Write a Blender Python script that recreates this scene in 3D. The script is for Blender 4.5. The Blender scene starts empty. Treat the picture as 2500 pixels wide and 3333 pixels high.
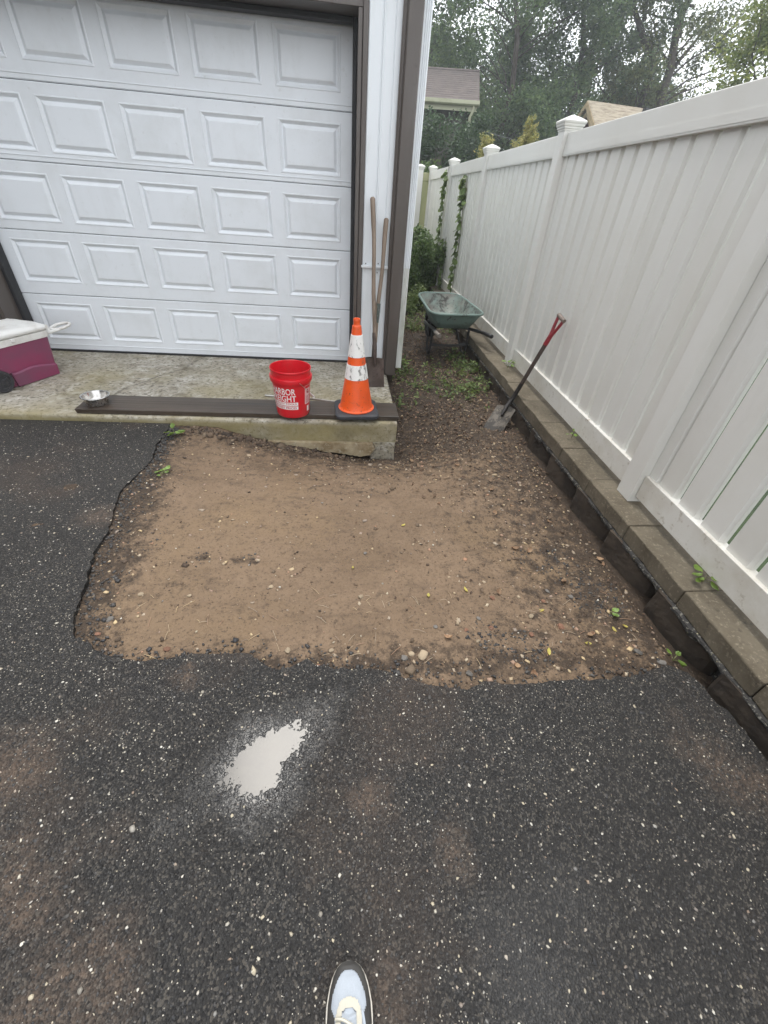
import bpy, bmesh, math, random
import numpy as np
from mathutils import Vector, Matrix, noise
from mathutils.geometry import delaunay_2d_cdt

random.seed(7)
rng = np.random.default_rng(11)
scene = bpy.context.scene
C = scene.collection
R = math.radians

# ------------------------------------------------------------------ camera
CAM_H = 1.478
cam_data = bpy.data.cameras.new('camera')
cam = bpy.data.objects.new('camera', cam_data)
C.objects.link(cam)
cam_data.sensor_fit = 'HORIZONTAL'
cam_data.sensor_width = 36.0
cam_data.lens = 1337.76 / 2500.0 * 36.0
cam_data.clip_start = 0.02
cam_data.clip_end = 600.0
PITCH, ROLL, YAW = -0.65435423, -0.08101642, -0.12371613
Rz = Matrix.Rotation(YAW, 3, 'Z')
Rx = Matrix.Rotation(PITCH, 3, 'X')
Ry = Matrix.Rotation(ROLL, 3, 'Y')
RR = Rz @ Rx @ Ry
right, fwd, up = RR.col[0], RR.col[1], RR.col[2]
cm = Matrix((( right[0], up[0], -fwd[0], 0.0),
             ( right[1], up[1], -fwd[1], 0.0),
             ( right[2], up[2], -fwd[2], CAM_H),
             (0, 0, 0, 1)))
cam.matrix_world = cm
scene.camera = cam

# ------------------------------------------------------------------ light: bright thin overcast, sun veiled behind the garage
SUN = Vector((-0.09, 0.61, 1.52)).normalized()
elev = math.asin(SUN.z)
azim = math.atan2(SUN.x, SUN.y)
world = bpy.data.worlds.new('World')
scene.world = world
world.use_nodes = True
wn, wl = world.node_tree.nodes, world.node_tree.links
wn.clear()
w_out = wn.new('ShaderNodeOutputWorld')
w_bg = wn.new('ShaderNodeBackground')
w_sky = wn.new('ShaderNodeTexSky')
w_sky.sky_type = 'NISHITA'
w_sky.sun_disc = False
w_sky.sun_elevation = elev
w_sky.sun_rotation = azim
w_sky.air_density = 1.0
w_sky.dust_density = 1.2
w_sky.ozone_density = 1.0
w_hs = wn.new('ShaderNodeHueSaturation')
w_hs.inputs['Saturation'].default_value = 0.28
w_hs.inputs['Value'].default_value = 1.0
wl.new(w_sky.outputs[0], w_hs.inputs['Color'])
w_mx = wn.new('ShaderNodeMix'); w_mx.data_type = 'RGBA'      # even cloud veil over the whole sky
w_mx.inputs[0].default_value = 0.85
w_mx.inputs[7].default_value = (8.0, 8.25, 8.6, 1)
wl.new(w_hs.outputs[0], w_mx.inputs[6])
wl.new(w_mx.outputs[2], w_bg.inputs['Color'])
w_bg.inputs['Strength'].default_value = 0.13
wl.new(w_bg.outputs[0], w_out.inputs['Surface'])

sun_d = bpy.data.lights.new('sun', 'SUN')
sun_d.energy = 1.2
sun_d.angle = R(20)
sun_d.color = (1.0, 0.96, 0.90)
sun = bpy.data.objects.new('sun', sun_d)
C.objects.link(sun)
sun.rotation_euler = SUN.to_track_quat('Z', 'Y').to_euler()

scene.view_settings.view_transform = 'Standard'
scene.view_settings.look = 'None'
scene.view_settings.gamma = 1.0
scene.view_settings.use_curve_mapping = False
scene.view_settings.exposure = 1.15
scene.render.engine = 'CYCLES'
scene.cycles.use_denoising = True
scene.cycles.max_bounces = 8
scene.cycles.transparent_max_bounces = 8
scene.cycles.caustics_reflective = False
scene.cycles.caustics_refractive = False

# ------------------------------------------------------------------ materials
MATS = {}
class Mat:
    """procedural material: a base colour, then any number of noise-masked layers, then bump"""
    def __init__(self, name, col, rough=0.6, metal=0.0, spec=0.5):
        m = bpy.data.materials.new(name)
        m.use_nodes = True
        self.m = m
        self.n = m.node_tree.nodes
        self.l = m.node_tree.links
        self.b = self.n['Principled BSDF']
        self.b.inputs['Roughness'].default_value = rough
        self.b.inputs['Metallic'].default_value = metal
        self.b.inputs['Specular IOR Level'].default_value = spec
        tc = self.n.new('ShaderNodeTexCoord')
        oi = self.n.new('ShaderNodeObjectInfo')
        mul = self.n.new('ShaderNodeMath'); mul.operation = 'MULTIPLY'; mul.inputs[1].default_value = 17.0
        add = self.n.new('ShaderNodeVectorMath'); add.operation = 'ADD'
        self.l.new(oi.outputs['Random'], mul.inputs[0])
        self.l.new(tc.outputs['Object'], add.inputs[0])
        self.l.new(mul.outputs[0], add.inputs[1])
        self.vec = add.outputs[0]
        rgb = self.n.new('ShaderNodeRGB')
        rgb.outputs[0].default_value = (*col, 1)
        self.c = rgb.outputs[0]
        self.h = None
        self.rough = None
        MATS[name] = m
    def mapped(self, sc):
        mp = self.n.new('ShaderNodeMapping')
        mp.inputs['Scale'].default_value = sc
        self.l.new(self.vec, mp.inputs['Vector'])
        return mp.outputs[0]
    def noise(self, scale, detail=5, rough=0.6, stretch=None, dist=0.0):
        t = self.n.new('ShaderNodeTexNoise')
        t.inputs['Scale'].default_value = scale
        t.inputs['Detail'].default_value = detail
        t.inputs['Roughness'].default_value = rough
        t.inputs['Distortion'].default_value = dist
        self.l.new(self.mapped(stretch) if stretch else self.vec, t.inputs['Vector'])
        return t.outputs['Fac']
    def voronoi(self, scale, feature='F1', rnd=1.0):
        t = self.n.new('ShaderNodeTexVoronoi')
        t.feature = feature
        t.inputs['Scale'].default_value = scale
        t.inputs['Randomness'].default_value = rnd
        self.l.new(self.vec, t.inputs['Vector'])
        return t
    def ramp(self, fac, lo, hi, a=0.0, b=1.0):
        r = self.n.new('ShaderNodeMapRange')
        r.inputs['From Min'].default_value = lo
        r.inputs['From Max'].default_value = hi
        r.inputs['To Min'].default_value = a
        r.inputs['To Max'].default_value = b
        self.l.new(fac, r.inputs['Value'])
        return r.outputs[0]
    def math(self, op, a, b):
        k = self.n.new('ShaderNodeMath'); k.operation = op
        for i, v in enumerate((a, b)):
            if isinstance(v, (int, float)): k.inputs[i].default_value = v
            else: self.l.new(v, k.inputs[i])
        return k.outputs[0]
    def mix(self, fac, col):
        x = self.n.new('ShaderNodeMix'); x.data_type = 'RGBA'
        if isinstance(fac, (int, float)): x.inputs[0].default_value = fac
        else: self.l.new(fac, x.inputs[0])
        self.l.new(self.c, x.inputs[6])
        if isinstance(col, tuple): x.inputs[7].default_value = (*col, 1)
        else: self.l.new(col, x.inputs[7])
        self.c = x.outputs[2]
        return self
    def layer(self, col, scale, lo, hi, amt=1.0, detail=6, rough=0.65, stretch=None, dist=0.0):
        f = self.ramp(self.noise(scale, detail, rough, stretch, dist), lo, hi, 0, amt)
        return self.mix(f, col)
    def island(self, cols):
        g = self.n.new('ShaderNodeNewGeometry')
        r = self.n.new('ShaderNodeValToRGB')
        r.color_ramp.interpolation = 'LINEAR'
        els = r.color_ramp.elements
        for i, cc in enumerate(cols):
            p = i / (len(cols) - 1)
            if i < 2: e = els[i]; e.position = p
            else: e = els.new(p)
            e.color = (*cc, 1)
        self.l.new(g.outputs['Random Per Island'], r.inputs[0])
        self.c = r.outputs[0]
        return self
    def objrand(self, amt):
        oi = self.n.new('ShaderNodeObjectInfo')
        hs = self.n.new('ShaderNodeHueSaturation')
        self.l.new(self.c, hs.inputs['Color'])
        self.l.new(self.ramp(oi.outputs['Random'], 0, 1, 1 - amt, 1 + amt), hs.inputs['Value'])
        self.c = hs.outputs[0]
        return self
    def attr(self, name):
        a = self.n.new('ShaderNodeAttribute'); a.attribute_name = name
        s = self.n.new('ShaderNodeSeparateColor')
        self.l.new(a.outputs['Color'], s.inputs[0])
        return s.outputs
    def addbump(self, fac, strength, dist=0.01):
        b = self.n.new('ShaderNodeBump')
        b.inputs['Strength'].default_value = strength
        b.inputs['Distance'].default_value = dist
        self.l.new(fac, b.inputs['Height'])
        if self.h: self.l.new(self.h, b.inputs['Normal'])
        self.h = b.outputs[0]
        return self
    def bump(self, scale, strength, dist=0.01, detail=4, stretch=None):
        return self.addbump(self.noise(scale, detail, 0.6, stretch), strength, dist)
    def setrough(self, fac):
        self.l.new(fac, self.b.inputs['Roughness']); return self
    def done(self, translucent=0.0):
        self.l.new(self.c, self.b.inputs['Base Color'])
        if self.h: self.l.new(self.h, self.b.inputs['Normal'])
        if translucent:
            t = self.n.new('ShaderNodeBsdfTranslucent')
            hs = self.n.new('ShaderNodeHueSaturation')
            hs.inputs['Hue'].default_value = 0.48
            hs.inputs['Value'].default_value = 1.5
            self.l.new(self.c, hs.inputs['Color'])
            self.l.new(hs.outputs[0], t.inputs['Color'])
            x = self.n.new('ShaderNodeMixShader')
            x.inputs[0].default_value = translucent
            self.l.new(self.b.outputs[0], x.inputs[1]); self.l.new(t.outputs[0], x.inputs[2])
            self.l.new(x.outputs[0], self.n['Material Output'].inputs['Surface'])
        return self.m

# white door paint, faint wood-grain emboss and grime
m = Mat('door_paint', (0.74, 0.77, 0.80), 0.42)
m.layer((0.60, 0.62, 0.62), 3.0, 0.48, 0.75, 0.5)
m.layer((0.48, 0.48, 0.46), 5.0, 0.55, 0.8, 0.2, stretch=(1, 1, .12))
m.layer((0.42, 0.42, 0.39), 26.0, 0.62, 0.78, 0.38)
m.bump(90, 0.10, 0.002, stretch=(0.12, 1, 1)).done()
m = Mat('white_trim', (0.74, 0.77, 0.79), 0.4)
m.layer((0.55, 0.57, 0.55), 7.0, 0.56, 0.8, 0.5, stretch=(1, 1, 0.25))
m.layer((0.25, 0.24, 0.2), 60.0, 0.72, 0.80, 0.5)
m.bump(30, 0.05, 0.002).done()
m = Mat('weathered_white', (0.70, 0.71, 0.68), 0.6)
m.layer((0.36, 0.38, 0.28), 9.0, 0.48, 0.7, 0.75, stretch=(1, 1, 0.3))
m.layer((0.18, 0.17, 0.12), 40.0, 0.62, 0.75, 0.6)
m.bump(50, 0.15, 0.003).done()
m = Mat('brown_metal', (0.085, 0.070, 0.060), 0.38)
m.layer((0.13, 0.115, 0.105), 5.0, 0.45, 0.75, 0.7, stretch=(1, 1, 0.2))
m.layer((0.045, 0.035, 0.03), 18.0, 0.6, 0.8, 0.6)
m.bump(15, 0.06, 0.004, stretch=(1, 1, .2)).done()
m = Mat('brown_metal_dark', (0.055, 0.045, 0.040), 0.45)
m.layer((0.09, 0.08, 0.07), 6.0, 0.5, 0.75, 0.6, stretch=(1, 1, 0.2)).bump(15, 0.05, 0.004).done()
m = Mat('black_rubber', (0.018, 0.018, 0.020), 0.6)
m.layer((0.07, 0.065, 0.06), 20.0, 0.55, 0.8, 0.6).bump(60, 0.1, 0.003).done()
# vinyl fence
m = Mat('vinyl', (0.69, 0.68, 0.64), 0.33)
m.layer((0.60, 0.58, 0.52), 1.6, 0.45, 0.75, 0.55)
m.layer((0.50, 0.50, 0.44), 5.0, 0.60, 0.8, 0.35, stretch=(1, 1, 0.25))
m.layer((0.25, 0.23, 0.18), 95.0, 0.745, 0.80, 0.6, detail=2)
m.objrand(0.025)
m.bump(7, 0.035, 0.01, detail=2, stretch=(1, 1, 0.3)).done()
m = Mat('vinyl_splashed', (0.67, 0.655, 0.61), 0.4)
m.layer((0.50, 0.46, 0.38), 3.0, 0.45, 0.7, 0.7).layer((0.32, 0.27, 0.20), 30.0, 0.58, 0.72, 0.7).layer((0.2, 0.16, 0.11), 90., .66, .74, .7).bump(7, .035, .01, detail=2).done()
m = Mat('vinyl_mildew', (0.42, 0.42, 0.23), 0.5)
m.layer((0.26, 0.28, 0.13), 3.0, 0.4, 0.7, 0.8, stretch=(1, 1, 0.3)).objrand(0.08).done()
# concrete
m = Mat('slab_concrete', (0.37, 0.34, 0.285), 0.85)
m.layer((0.30, 0.265, 0.20), 2.2, 0.42, 0.64, 0.8)
m.layer((0.26, 0.23, 0.125), 1.3, 0.52, 0.70, 0.7, dist=0.6)
m.layer((0.56, 0.53, 0.47), 14.0, 0.50, 0.66, 0.8)
m.layer((0.17, 0.145, 0.10), 6.0, 0.53, 0.66, 0.8)
m.layer((0.10, 0.085, 0.06), 34.0, 0.52, 0.62, 0.85)
m.layer((0.55, 0.52, 0.46), 110.0, 0.60, 0.72, 0.6)
at = m.attr('tone')
m.mix(m.ramp(at[0], 0, 1, 0, .92), (0.06, 0.05, 0.035))
m.mix(m.ramp(at[1], 0, 1, 0, 0.8), (0.27, 0.225, 0.10))
m.bump(45, 0.35, 0.006).bump(160, 0.4, 0.003).done()
m = Mat('footing_concrete', (0.42, 0.345, 0.225), 0.9)
m.layer((0.20, 0.14, 0.07), 5, 0.4, 0.6, 0.9)
m.layer((0.5, 0.46, 0.36), 30, 0.55, 0.7, 0.7).bump(30, 0.5, 0.01).bump(120, .3, .004).done()
m = Mat('cap_concrete', (0.145, 0.122, 0.088), 0.88, spec=.3)
m.layer((0.095, 0.078, 0.054), 4.0, 0.42, 0.62, 0.85)
m.layer((0.25, 0.215, 0.16), 60.0, 0.55, 0.7, 0.8)
m.layer((0.055, 0.047, 0.036), 25.0, 0.58, 0.7, 0.7)
m.objrand(0.1).bump(70, 0.4, 0.005).bump(220, 0.3, 0.002).done()
m = Mat('base_concrete', (0.066, 0.051, 0.038), 0.9, spec=.25)
m.layer((0.034, 0.027, 0.022), 6.0, 0.42, 0.62, 0.9)
m.layer((0.11, 0.087, 0.066), 18.0, 0.58, 0.75, 0.6)
m.objrand(0.15).bump(40, 0.35, 0.006).done()
m = Mat('tar_crust', (0.03, 0.028, 0.026), 0.8)
m.layer((0.20, 0.19, 0.16), 70.0, 0.58, 0.66, 0.9, detail=2).layer((0.42, 0.38, 0.22), 45., .66, .72, .9, detail=2).bump(80, 0.8, 0.01).done()

# asphalt: aggregate cells, brown silt, wet zones
m = Mat('asphalt', (0.0105, 0.0100, 0.0102), 0.55, spec=0.24)
v = m.voronoi(190)
sep = m.n.new('ShaderNodeSeparateColor'); m.l.new(v.outputs['Color'], sep.inputs[0])
m.mix(m.ramp(sep.outputs[0], 0.0, 1.0, 0, 0.9), (0.028, 0.026, 0.024))
m.mix(m.ramp(sep.outputs[1], 0.84, 0.88, 0, 0.75), (0.075, 0.067, 0.057))
m.mix(m.math('MULTIPLY', m.ramp(sep.outputs[2], 0.965, 0.972, 0, 0.8), m.ramp(v.outputs['Distance'], 0.42, 0.36, 0, 1)), (0.36, 0.33, 0.27))
silt = m.ramp(m.noise(1.15, 5, 0.62), 0.50, 0.68, 0, 1)
m.mix(m.math('MULTIPLY', silt, m.ramp(sep.outputs[1], 0.1, 0.9, 0.35, 0.85)), (0.060, 0.042, 0.031))
at = m.attr('tone')
m.mix(m.math('MULTIPLY', m.math('MULTIPLY', m.ramp(at[1], 0, 1, 0, 0.8), m.ramp(m.noise(38, 5, .7), .38, .62, .15, 1)), m.ramp(sep.outputs[0], 0, 1, .3, 1)), (0.15, 0.105, 0.075))
m.mix(m.ramp(at[0], 0, 1, 0, 0.6), (0.012, 0.011, 0.010))
m.setrough(m.math('ADD', m.ramp(at[0], 0, 1, 0.50, 0.20), m.ramp(sep.outputs[2], 0, 1, -0.10, 0.14)))
m.l.new(m.ramp(at[0], 0.15, 1, 0, 1), m.b.inputs['Coat Weight'])
m.b.inputs['Coat Roughness'].default_value = 0.22
m.b.inputs['Coat IOR'].default_value = 1.36
m.addbump(v.outputs['Distance'], 0.9, 0.0035)
m.bump(45, 0.4, 0.005).bump(9, 0.25, 0.01)
cb = m.n.new('ShaderNodeBump'); cb.inputs['Strength'].default_value = 0.22; cb.inputs['Distance'].default_value = 0.0035
m.l.new(v.outputs['Distance'], cb.inputs['Height'])
m.l.new(cb.outputs[0], m.b.inputs['Coat Normal'])
m.done()

# excavated soil
m = Mat('soil', (0.180, 0.124, 0.080), 0.8, spec=0.3)
m.layer((0.130, 0.088, 0.055), 2.2, 0.40, 0.60, 0.9)
m.layer((0.215, 0.147, 0.087), 1.1, 0.50, 0.68, 0.7)
m.layer((0.085, 0.058, 0.038), 7.0, 0.54, 0.68, 0.6, stretch=(.5, 1.6, 1))
m.layer((0.10, 0.068, 0.045), 26.0, 0.54, 0.66, 0.6)
at = m.attr('tone')
brk = m.ramp(m.noise(16, 6, 0.75), 0.32, 0.66, -0.55, 0.55)
dk = m.math('ADD', at[0], brk)
m.mix(m.ramp(dk, 0.30, 0.85, 0, 0.93), (0.034, 0.024, 0.017))
m.layer((0.068, 0.046, 0.030), 75.0, 0.55, 0.64, 0.8)
m.layer((0.27, 0.20, 0.13), 120.0, 0.66, 0.73, 0.75, detail=2)
m.layer((0.030, 0.022, 0.018), 95.0, 0.66, 0.72, 0.8, detail=2)
m.bump(28, 0.55, 0.018).bump(110, 0.7, 0.007).done()
m = Mat('lawn', (0.035, 0.06, 0.018), 0.9)
m.layer((0.015, 0.028, 0.009), 3, 0.4, 0.65, 0.9).bump(60, 0.8, 0.03).done()
m = Mat('earth', (0.09, 0.075, 0.055), 0.95)
m.layer((0.05, 0.06, 0.03), 0.5, 0.4, 0.6, 0.9).done()
# water
m = Mat('water', (0.060, 0.054, 0.046), 0.17)
m.b.inputs['IOR'].default_value = 1.36
m.layer((0.05, 0.045, 0.04), 12, .4, .6, .8).done()
# aggregate stones, soil crumbs
Mat('aggregate', (0.5, 0.46, 0.4), 0.55).island([(0.50, 0.46, 0.37), (0.26, 0.24, 0.21), (0.44, 0.38, 0.27), (0.13, 0.125, 0.12), (0.56, 0.53, 0.46), (0.22, 0.16, 0.115), (0.17, 0.16, 0.15)]).done()
Mat('asphalt_crumb', (0.03, 0.03, 0.03), 0.6).island([(0.020, 0.020, 0.022), (0.04, 0.038, 0.036), (0.06, 0.055, 0.05), (0.025, 0.025, 0.028), (0.09, 0.08, 0.07)]).done()
Mat('soil_crumb', (0.1, 0.07, 0.05), 0.9).island([(0.055, 0.036, 0.024), (0.11, 0.073, 0.048), (0.03, 0.021, 0.015), (0.16, 0.11, 0.07), (0.07, 0.048, 0.034), (0.20, 0.15, 0.10)]).done()
Mat('pale_chip', (0.4, 0.33, 0.25), 0.8).island([(0.42, 0.34, 0.24), (0.30, 0.24, 0.18), (0.48, 0.36, 0.20), (0.25, 0.2, 0.16), (0.36, 0.20, 0.12)]).done()
Mat('leaf_litter', (0.2, 0.12, 0.07), 0.8).island([(0.095, 0.055, 0.033), (0.18, 0.12, 0.075), (0.05, 0.030, 0.020), (0.24, 0.17, 0.105), (0.11, 0.066, 0.04), (0.065, 0.04, 0.026)]).done(0.15)
Mat('dry_leaf', (0.27, 0.175, 0.10), 0.75).layer((0.17, 0.09, 0.05), 30, 0.45, 0.6, 0.8).objrand(0.35).done(0.15)
Mat('yellow_leaf', (0.42, 0.36, 0.08), 0.6).layer((0.3, 0.2, 0.05), 40, 0.5, 0.65, 0.7).objrand(0.2).done(0.2)
m = Mat('brick_chip', (0.20, 0.10, 0.062), 0.9); m.layer((0.13, 0.07, 0.045), 40, .45, .6, .8).objrand(.2).bump(60, .4, .004).done()
m = Mat('grey_stone', (0.11, 0.10, 0.09), 0.8); m.layer((0.18, 0.165, 0.145), 30, .5, .65, .7).objrand(.3).bump(50, .3, .004).done()
m = Mat('pale_stone', (0.30, 0.24, 0.165), 0.85); m.layer((0.26, 0.19, 0.12), 35, .45, .62, .8).objrand(.2).bump(50, .3, .004).done()
# plants
def leafmat(name, cols, tr=0.3, rough=0.5):
    return Mat(name, cols[0], rough, spec=0.35).island(cols).done(tr)
leafmat('weed_leaf', [(0.075, 0.12, 0.03), (0.13, 0.19, 0.05), (0.045, 0.08, 0.022), (0.21, 0.26, 0.10), (0.09, 0.14, 0.04)])
leafmat('wilted_leaf', [(0.10, 0.12, 0.05), (0.17, 0.18, 0.09), (0.06, 0.07, 0.03), (0.24, 0.22, 0.12)])
leafmat('shrub_leaf', [(0.065, 0.115, 0.034), (0.10, 0.165, 0.05), (0.04, 0.075, 0.024), (0.16, 0.22, 0.075)])
leafmat('dense_leaf', [(0.082, 0.135, 0.066), (0.125, 0.195, 0.085), (0.050, 0.088, 0.048), (0.18, 0.25, 0.105), (0.095, 0.15, 0.068)], 0.45)
leafmat('dark_leaf', [(0.034, 0.066, 0.032), (0.055, 0.095, 0.042), (0.024, 0.048, 0.026), (0.08, 0.13, 0.055)])
leafmat('olive_leaf', [(0.105, 0.135, 0.055), (0.070, 0.10, 0.042), (0.16, 0.185, 0.07), (0.055, 0.075, 0.035), (0.21, 0.23, 0.09)], 0.42)
leafmat('bright_leaf', [(0.13, 0.185, 0.045), (0.20, 0.26, 0.075), (0.08, 0.12, 0.035), (0.28, 0.31, 0.11), (0.06, 0.10, 0.028)], 0.4)
leafmat('cedar_leaf', [(0.33, 0.31, 0.09), (0.22, 0.24, 0.07), (0.45, 0.40, 0.14), (0.14, 0.17, 0.05)], 0.3)
Mat('sprout_leaf', (0.17, 0.26, 0.05), 0.45).layer((0.11, 0.19, 0.03), 40, .45, .6, .8).objrand(0.2).done(0.3)
Mat('vine_leaf', (0.13, 0.19, 0.055), 0.45).layer((0.085, 0.13, 0.04), 40, .45, .6, .8).objrand(0.45).done(0.3)
Mat('stem', (0.16, 0.17, 0.07), 0.7).done()
m = Mat('bark', (0.085, 0.068, 0.055), 0.9); m.layer((0.045, 0.036, 0.03), 8, .4, .62, .9, stretch=(1, 1, .25)).bump(20, .8, .03, stretch=(1, 1, .3)).done()
m = Mat('vine_stem', (0.09, 0.065, 0.045), 0.9); m.done()
# things
m = Mat('plank_wood', (0.040, 0.027, 0.018), 0.42)
m.layer((0.068, 0.050, 0.036), 9, .42, .66, .9, stretch=(.05, 1, 1)).layer((0.022, 0.018, 0.015), 22, .5, .64, .8, stretch=(.04, 1, 1))
m.layer((0.095, 0.070, 0.048), 1.4, .52, .74, .6).layer((0.15, 0.13, 0.10), 55, .66, .74, .6).bump(30, .6, .005, stretch=(.04, 1, 1)).done()
m = Mat('bucket_red', (0.62, 0.012, 0.022), 0.32)
m.layer((0.42, 0.012, 0.02), 9, .5, .75, .6).layer((0.36, 0.12, 0.09), 5, .52, .75, .35).layer((0.22, 0.07, 0.05), 60, .62, .72, .5).bump(20, .05, .003).done()
Mat('bucket_ink', (0.80, 0.78, 0.76), 0.5).layer((0.6, 0.45, 0.42), 50, .6, .75, .5).done()
Mat('bucket_red_ink', (0.55, 0.015, 0.025), 0.5).layer((0.45, 0.02, 0.03), 50, .5, .7, .5).done()
Mat('label_paper', (0.74, 0.50, 0.50), 0.5).layer((0.68, 0.36, 0.38), 60, .5, .7, .5).done()
Mat('label_white', (0.76, 0.75, 0.73), 0.5).layer((0.6, 0.58, 0.56), 60, .5, .7, .5).done()
Mat('label_ink', (0.35, 0.04, 0.05), 0.5).layer((0.28, .03, .03), 60, .5, .7, .5).done()
Mat('wire_metal', (0.55, 0.53, 0.50), 0.35, 0.9).layer((0.3, 0.25, 0.2), 30, .5, .7, .6).done()
Mat('grip_white', (0.75, 0.74, 0.70), 0.5).layer((0.5, 0.48, 0.44), 30, .5, .7, .5).done()
m = Mat('cone_orange', (0.83, 0.105, 0.012), 0.42)
m.layer((0.66, 0.085, 0.018), 6, .45, .7, .7).layer((0.35, 0.10, 0.05), 14, .56, .72, .5).layer((0.14, 0.045, 0.025), 42, .60, .67, .85).layer((0.08, 0.03, 0.02), 90, .66, .72, .8).bump(40, .08, .003).done()
m = Mat('cone_white', (0.80, 0.79, 0.76), 0.4)
m.layer((0.17, 0.16, 0.15), 24, .56, .62, .85, stretch=(1, 1, .5), dist=.4).layer((0.5, 0.47, 0.44), 60, .6, .72, .6).bump(40, .1, .002).done()
m = Mat('cone_rubber', (0.028, 0.030, 0.036), 0.6)
m.layer((0.12, 0.10, 0.09), 50, .6, .7, .7).bump(60, .25, .004).done()
m = Mat('steel', (0.62, 0.60, 0.57), 0.24, 1.0)
m.layer((0.35, 0.32, 0.29), 30, .52, .7, .7).setrough(m.ramp(m.noise(25), .4, .7, .16, .45)).bump(18, .06, .003).done()
m = Mat('cooler_magenta', (0.25, 0.038, 0.100), 0.45)
m.layer((0.17, 0.060, 0.105), 2.5, .42, .68, .9).layer((0.34, 0.15, 0.2), 60, .64, .74, .3).bump(60, .05, .002).done()
m = Mat('cooler_white', (0.74, 0.73, 0.70), 0.5)
m.layer((0.50, 0.46, 0.41), 7, .48, .7, .7).layer((0.25, 0.22, 0.19), 40, .66, .74, .6).bump(20, .2, .004).done()
m = Mat('wheel_plastic', (0.030, 0.030, 0.034), 0.5)
m.layer((0.10, 0.09, 0.085), 30, .5, .7, .7).bump(50, .15, .003).done()
m = Mat('ash_handle', (0.22, 0.165, 0.12), 0.6)
m.layer((0.12, 0.085, 0.06), 14, .42, .64, .9, stretch=(1, 1, .08)).layer((0.34, 0.28, 0.22), 30, .58, .74, .6, stretch=(1, 1, .1)).bump(40, .3, .003, stretch=(1, 1, .06)).done()
m = Mat('ash_handle_tape', (0.06, 0.075, 0.065), 0.6)
m.layer((0.28, 0.27, 0.23), 40, .55, .64, .8).done()
m = Mat('rusty_steel', (0.075, 0.055, 0.045), 0.55, 0.5)
m.layer((0.13, 0.10, 0.085), 12, .45, .65, .9).layer((0.025, 0.02, 0.018), 40, .58, .66, .9).layer((0.22, 0.19, 0.17), 70, .64, .72, .6).bump(40, .3, .004).done()
m = Mat('spade_steel', (0.11, 0.095, 0.078), 0.6, 0.3)
m.layer((0.026, 0.022, 0.018), 13, .44, .50, .95).layer((0.20, 0.17, 0.13), 26, .56, .62, .6).bump(30, .4, .005).done()
m = Mat('spade_neck', (0.028, 0.025, 0.024), 0.5, 0.4)
m.layer((0.07, 0.055, 0.045), 30, .5, .7, .7).done()
m = Mat('spade_shaft', (0.060, 0.042, 0.033), 0.6)
m.layer((0.10, 0.035, 0.03), 10, .56, .7, .8).layer((0.035, 0.025, 0.02), 30, .5, .66, .8, stretch=(1, 1, .1)).bump(50, .2, .003).done()
m = Mat('spade_red', (0.26, 0.018, 0.028), 0.5)
m.layer((0.13, 0.02, 0.022), 18, .48, .66, .85).layer((0.36, 0.13, 0.10), 50, .64, .74, .5).bump(40, .15, .003).done()
m = Mat('grip_grey', (0.20, 0.155, 0.13), 0.6)
m.layer((0.10, 0.075, 0.06), 40, .45, .65, .8).done()
m = Mat('barrow_green', (0.14, 0.20, 0.178), 0.5)
m.layer((0.16, 0.225, 0.19), 4, .45, .7, .8).layer((0.045, 0.038, 0.032), 14, .58, .66, .85, dist=.8).layer((0.22, 0.20, 0.17), 9, .60, .75, .55).bump(30, .15, .004).done()
m = Mat('barrow_inside', (0.16, 0.215, 0.19), 0.55)
m.layer((0.25, 0.235, 0.20), 4, .48, .64, .75).layer((0.11, 0.095, 0.08), 3.2, .48, .62, .85, dist=.7).layer((0.028, 0.024, 0.02), 6, .53, .60, .92, dist=.7).layer((0.04, 0.034, 0.03), 26, .60, .66, .85).bump(30, .25, .006).done()
m = Mat('barrow_black', (0.020, 0.020, 0.021), 0.45); m.layer((0.07, .055, .045), 25, .55, .7, .8).bump(40, .2, .003).done()
m = Mat('grey_wood', (0.20, 0.175, 0.15), 0.8); m.layer((.07, .06, .05), 12, .45, .65, .9).bump(30, .3, .004).done()
m = Mat('shoe_grey', (0.050, 0.048, 0.046), 0.55); m.layer((0.08, 0.077, 0.07), 20, .45, .7, .6).bump(300, .15, .001).done()
m = Mat('shoe_mesh', (0.36, 0.395, 0.44), 0.8); m.layer((0.29, 0.32, 0.36), 20, .45, .7, .6).addbump(m.voronoi(620).outputs['Distance'], .35, .001).done()
m = Mat('shoe_cream', (0.48, 0.455, 0.38), 0.6); m.layer((0.38, .36, .30), 30, .5, .7, .6).bump(200, .1, .001).done()
m = Mat('shoe_sole', (0.52, 0.49, 0.43), 0.6); m.layer((0.5, .46, .4), 40, .5, .7, .6).bump(100, .2, .002).done()
# background
m = Mat('shingle_brown', (0.105, 0.086, 0.078), 0.9)
m.layer((0.07, 0.058, 0.054), 3, .4, .62, .9).layer((0.15, 0.125, 0.112), 9, .52, .66, .8, stretch=(.5, 1.5, 1.5)).bump(20, .5, .02).done()
m = Mat('shingle_tan', (0.48, 0.41, 0.31), 0.9)
m.layer((0.30, 0.24, 0.18), 5, .45, .6, .9, stretch=(.6, 1.8, 1.8)).layer((0.42, .36, .28), 9, .55, .68, .8, stretch=(.6, 1.8, 1.8)).done()
m = Mat('gutter_cream', (0.40, 0.40, 0.28), 0.6); m.layer((0.22, .22, .13), 3, .5, .7, .7, stretch=(.4, 1, 1)).done()
m = Mat('peeling_white', (0.52, 0.54, 0.48), 0.7); m.layer((0.16, .15, .12), 12, .52, .6, .9).done()
m = Mat('fascia_tan', (0.70, 0.56, 0.36), 0.6); m.layer((0.45, .33, .19), 5, .45, .65, .8).done()
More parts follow.
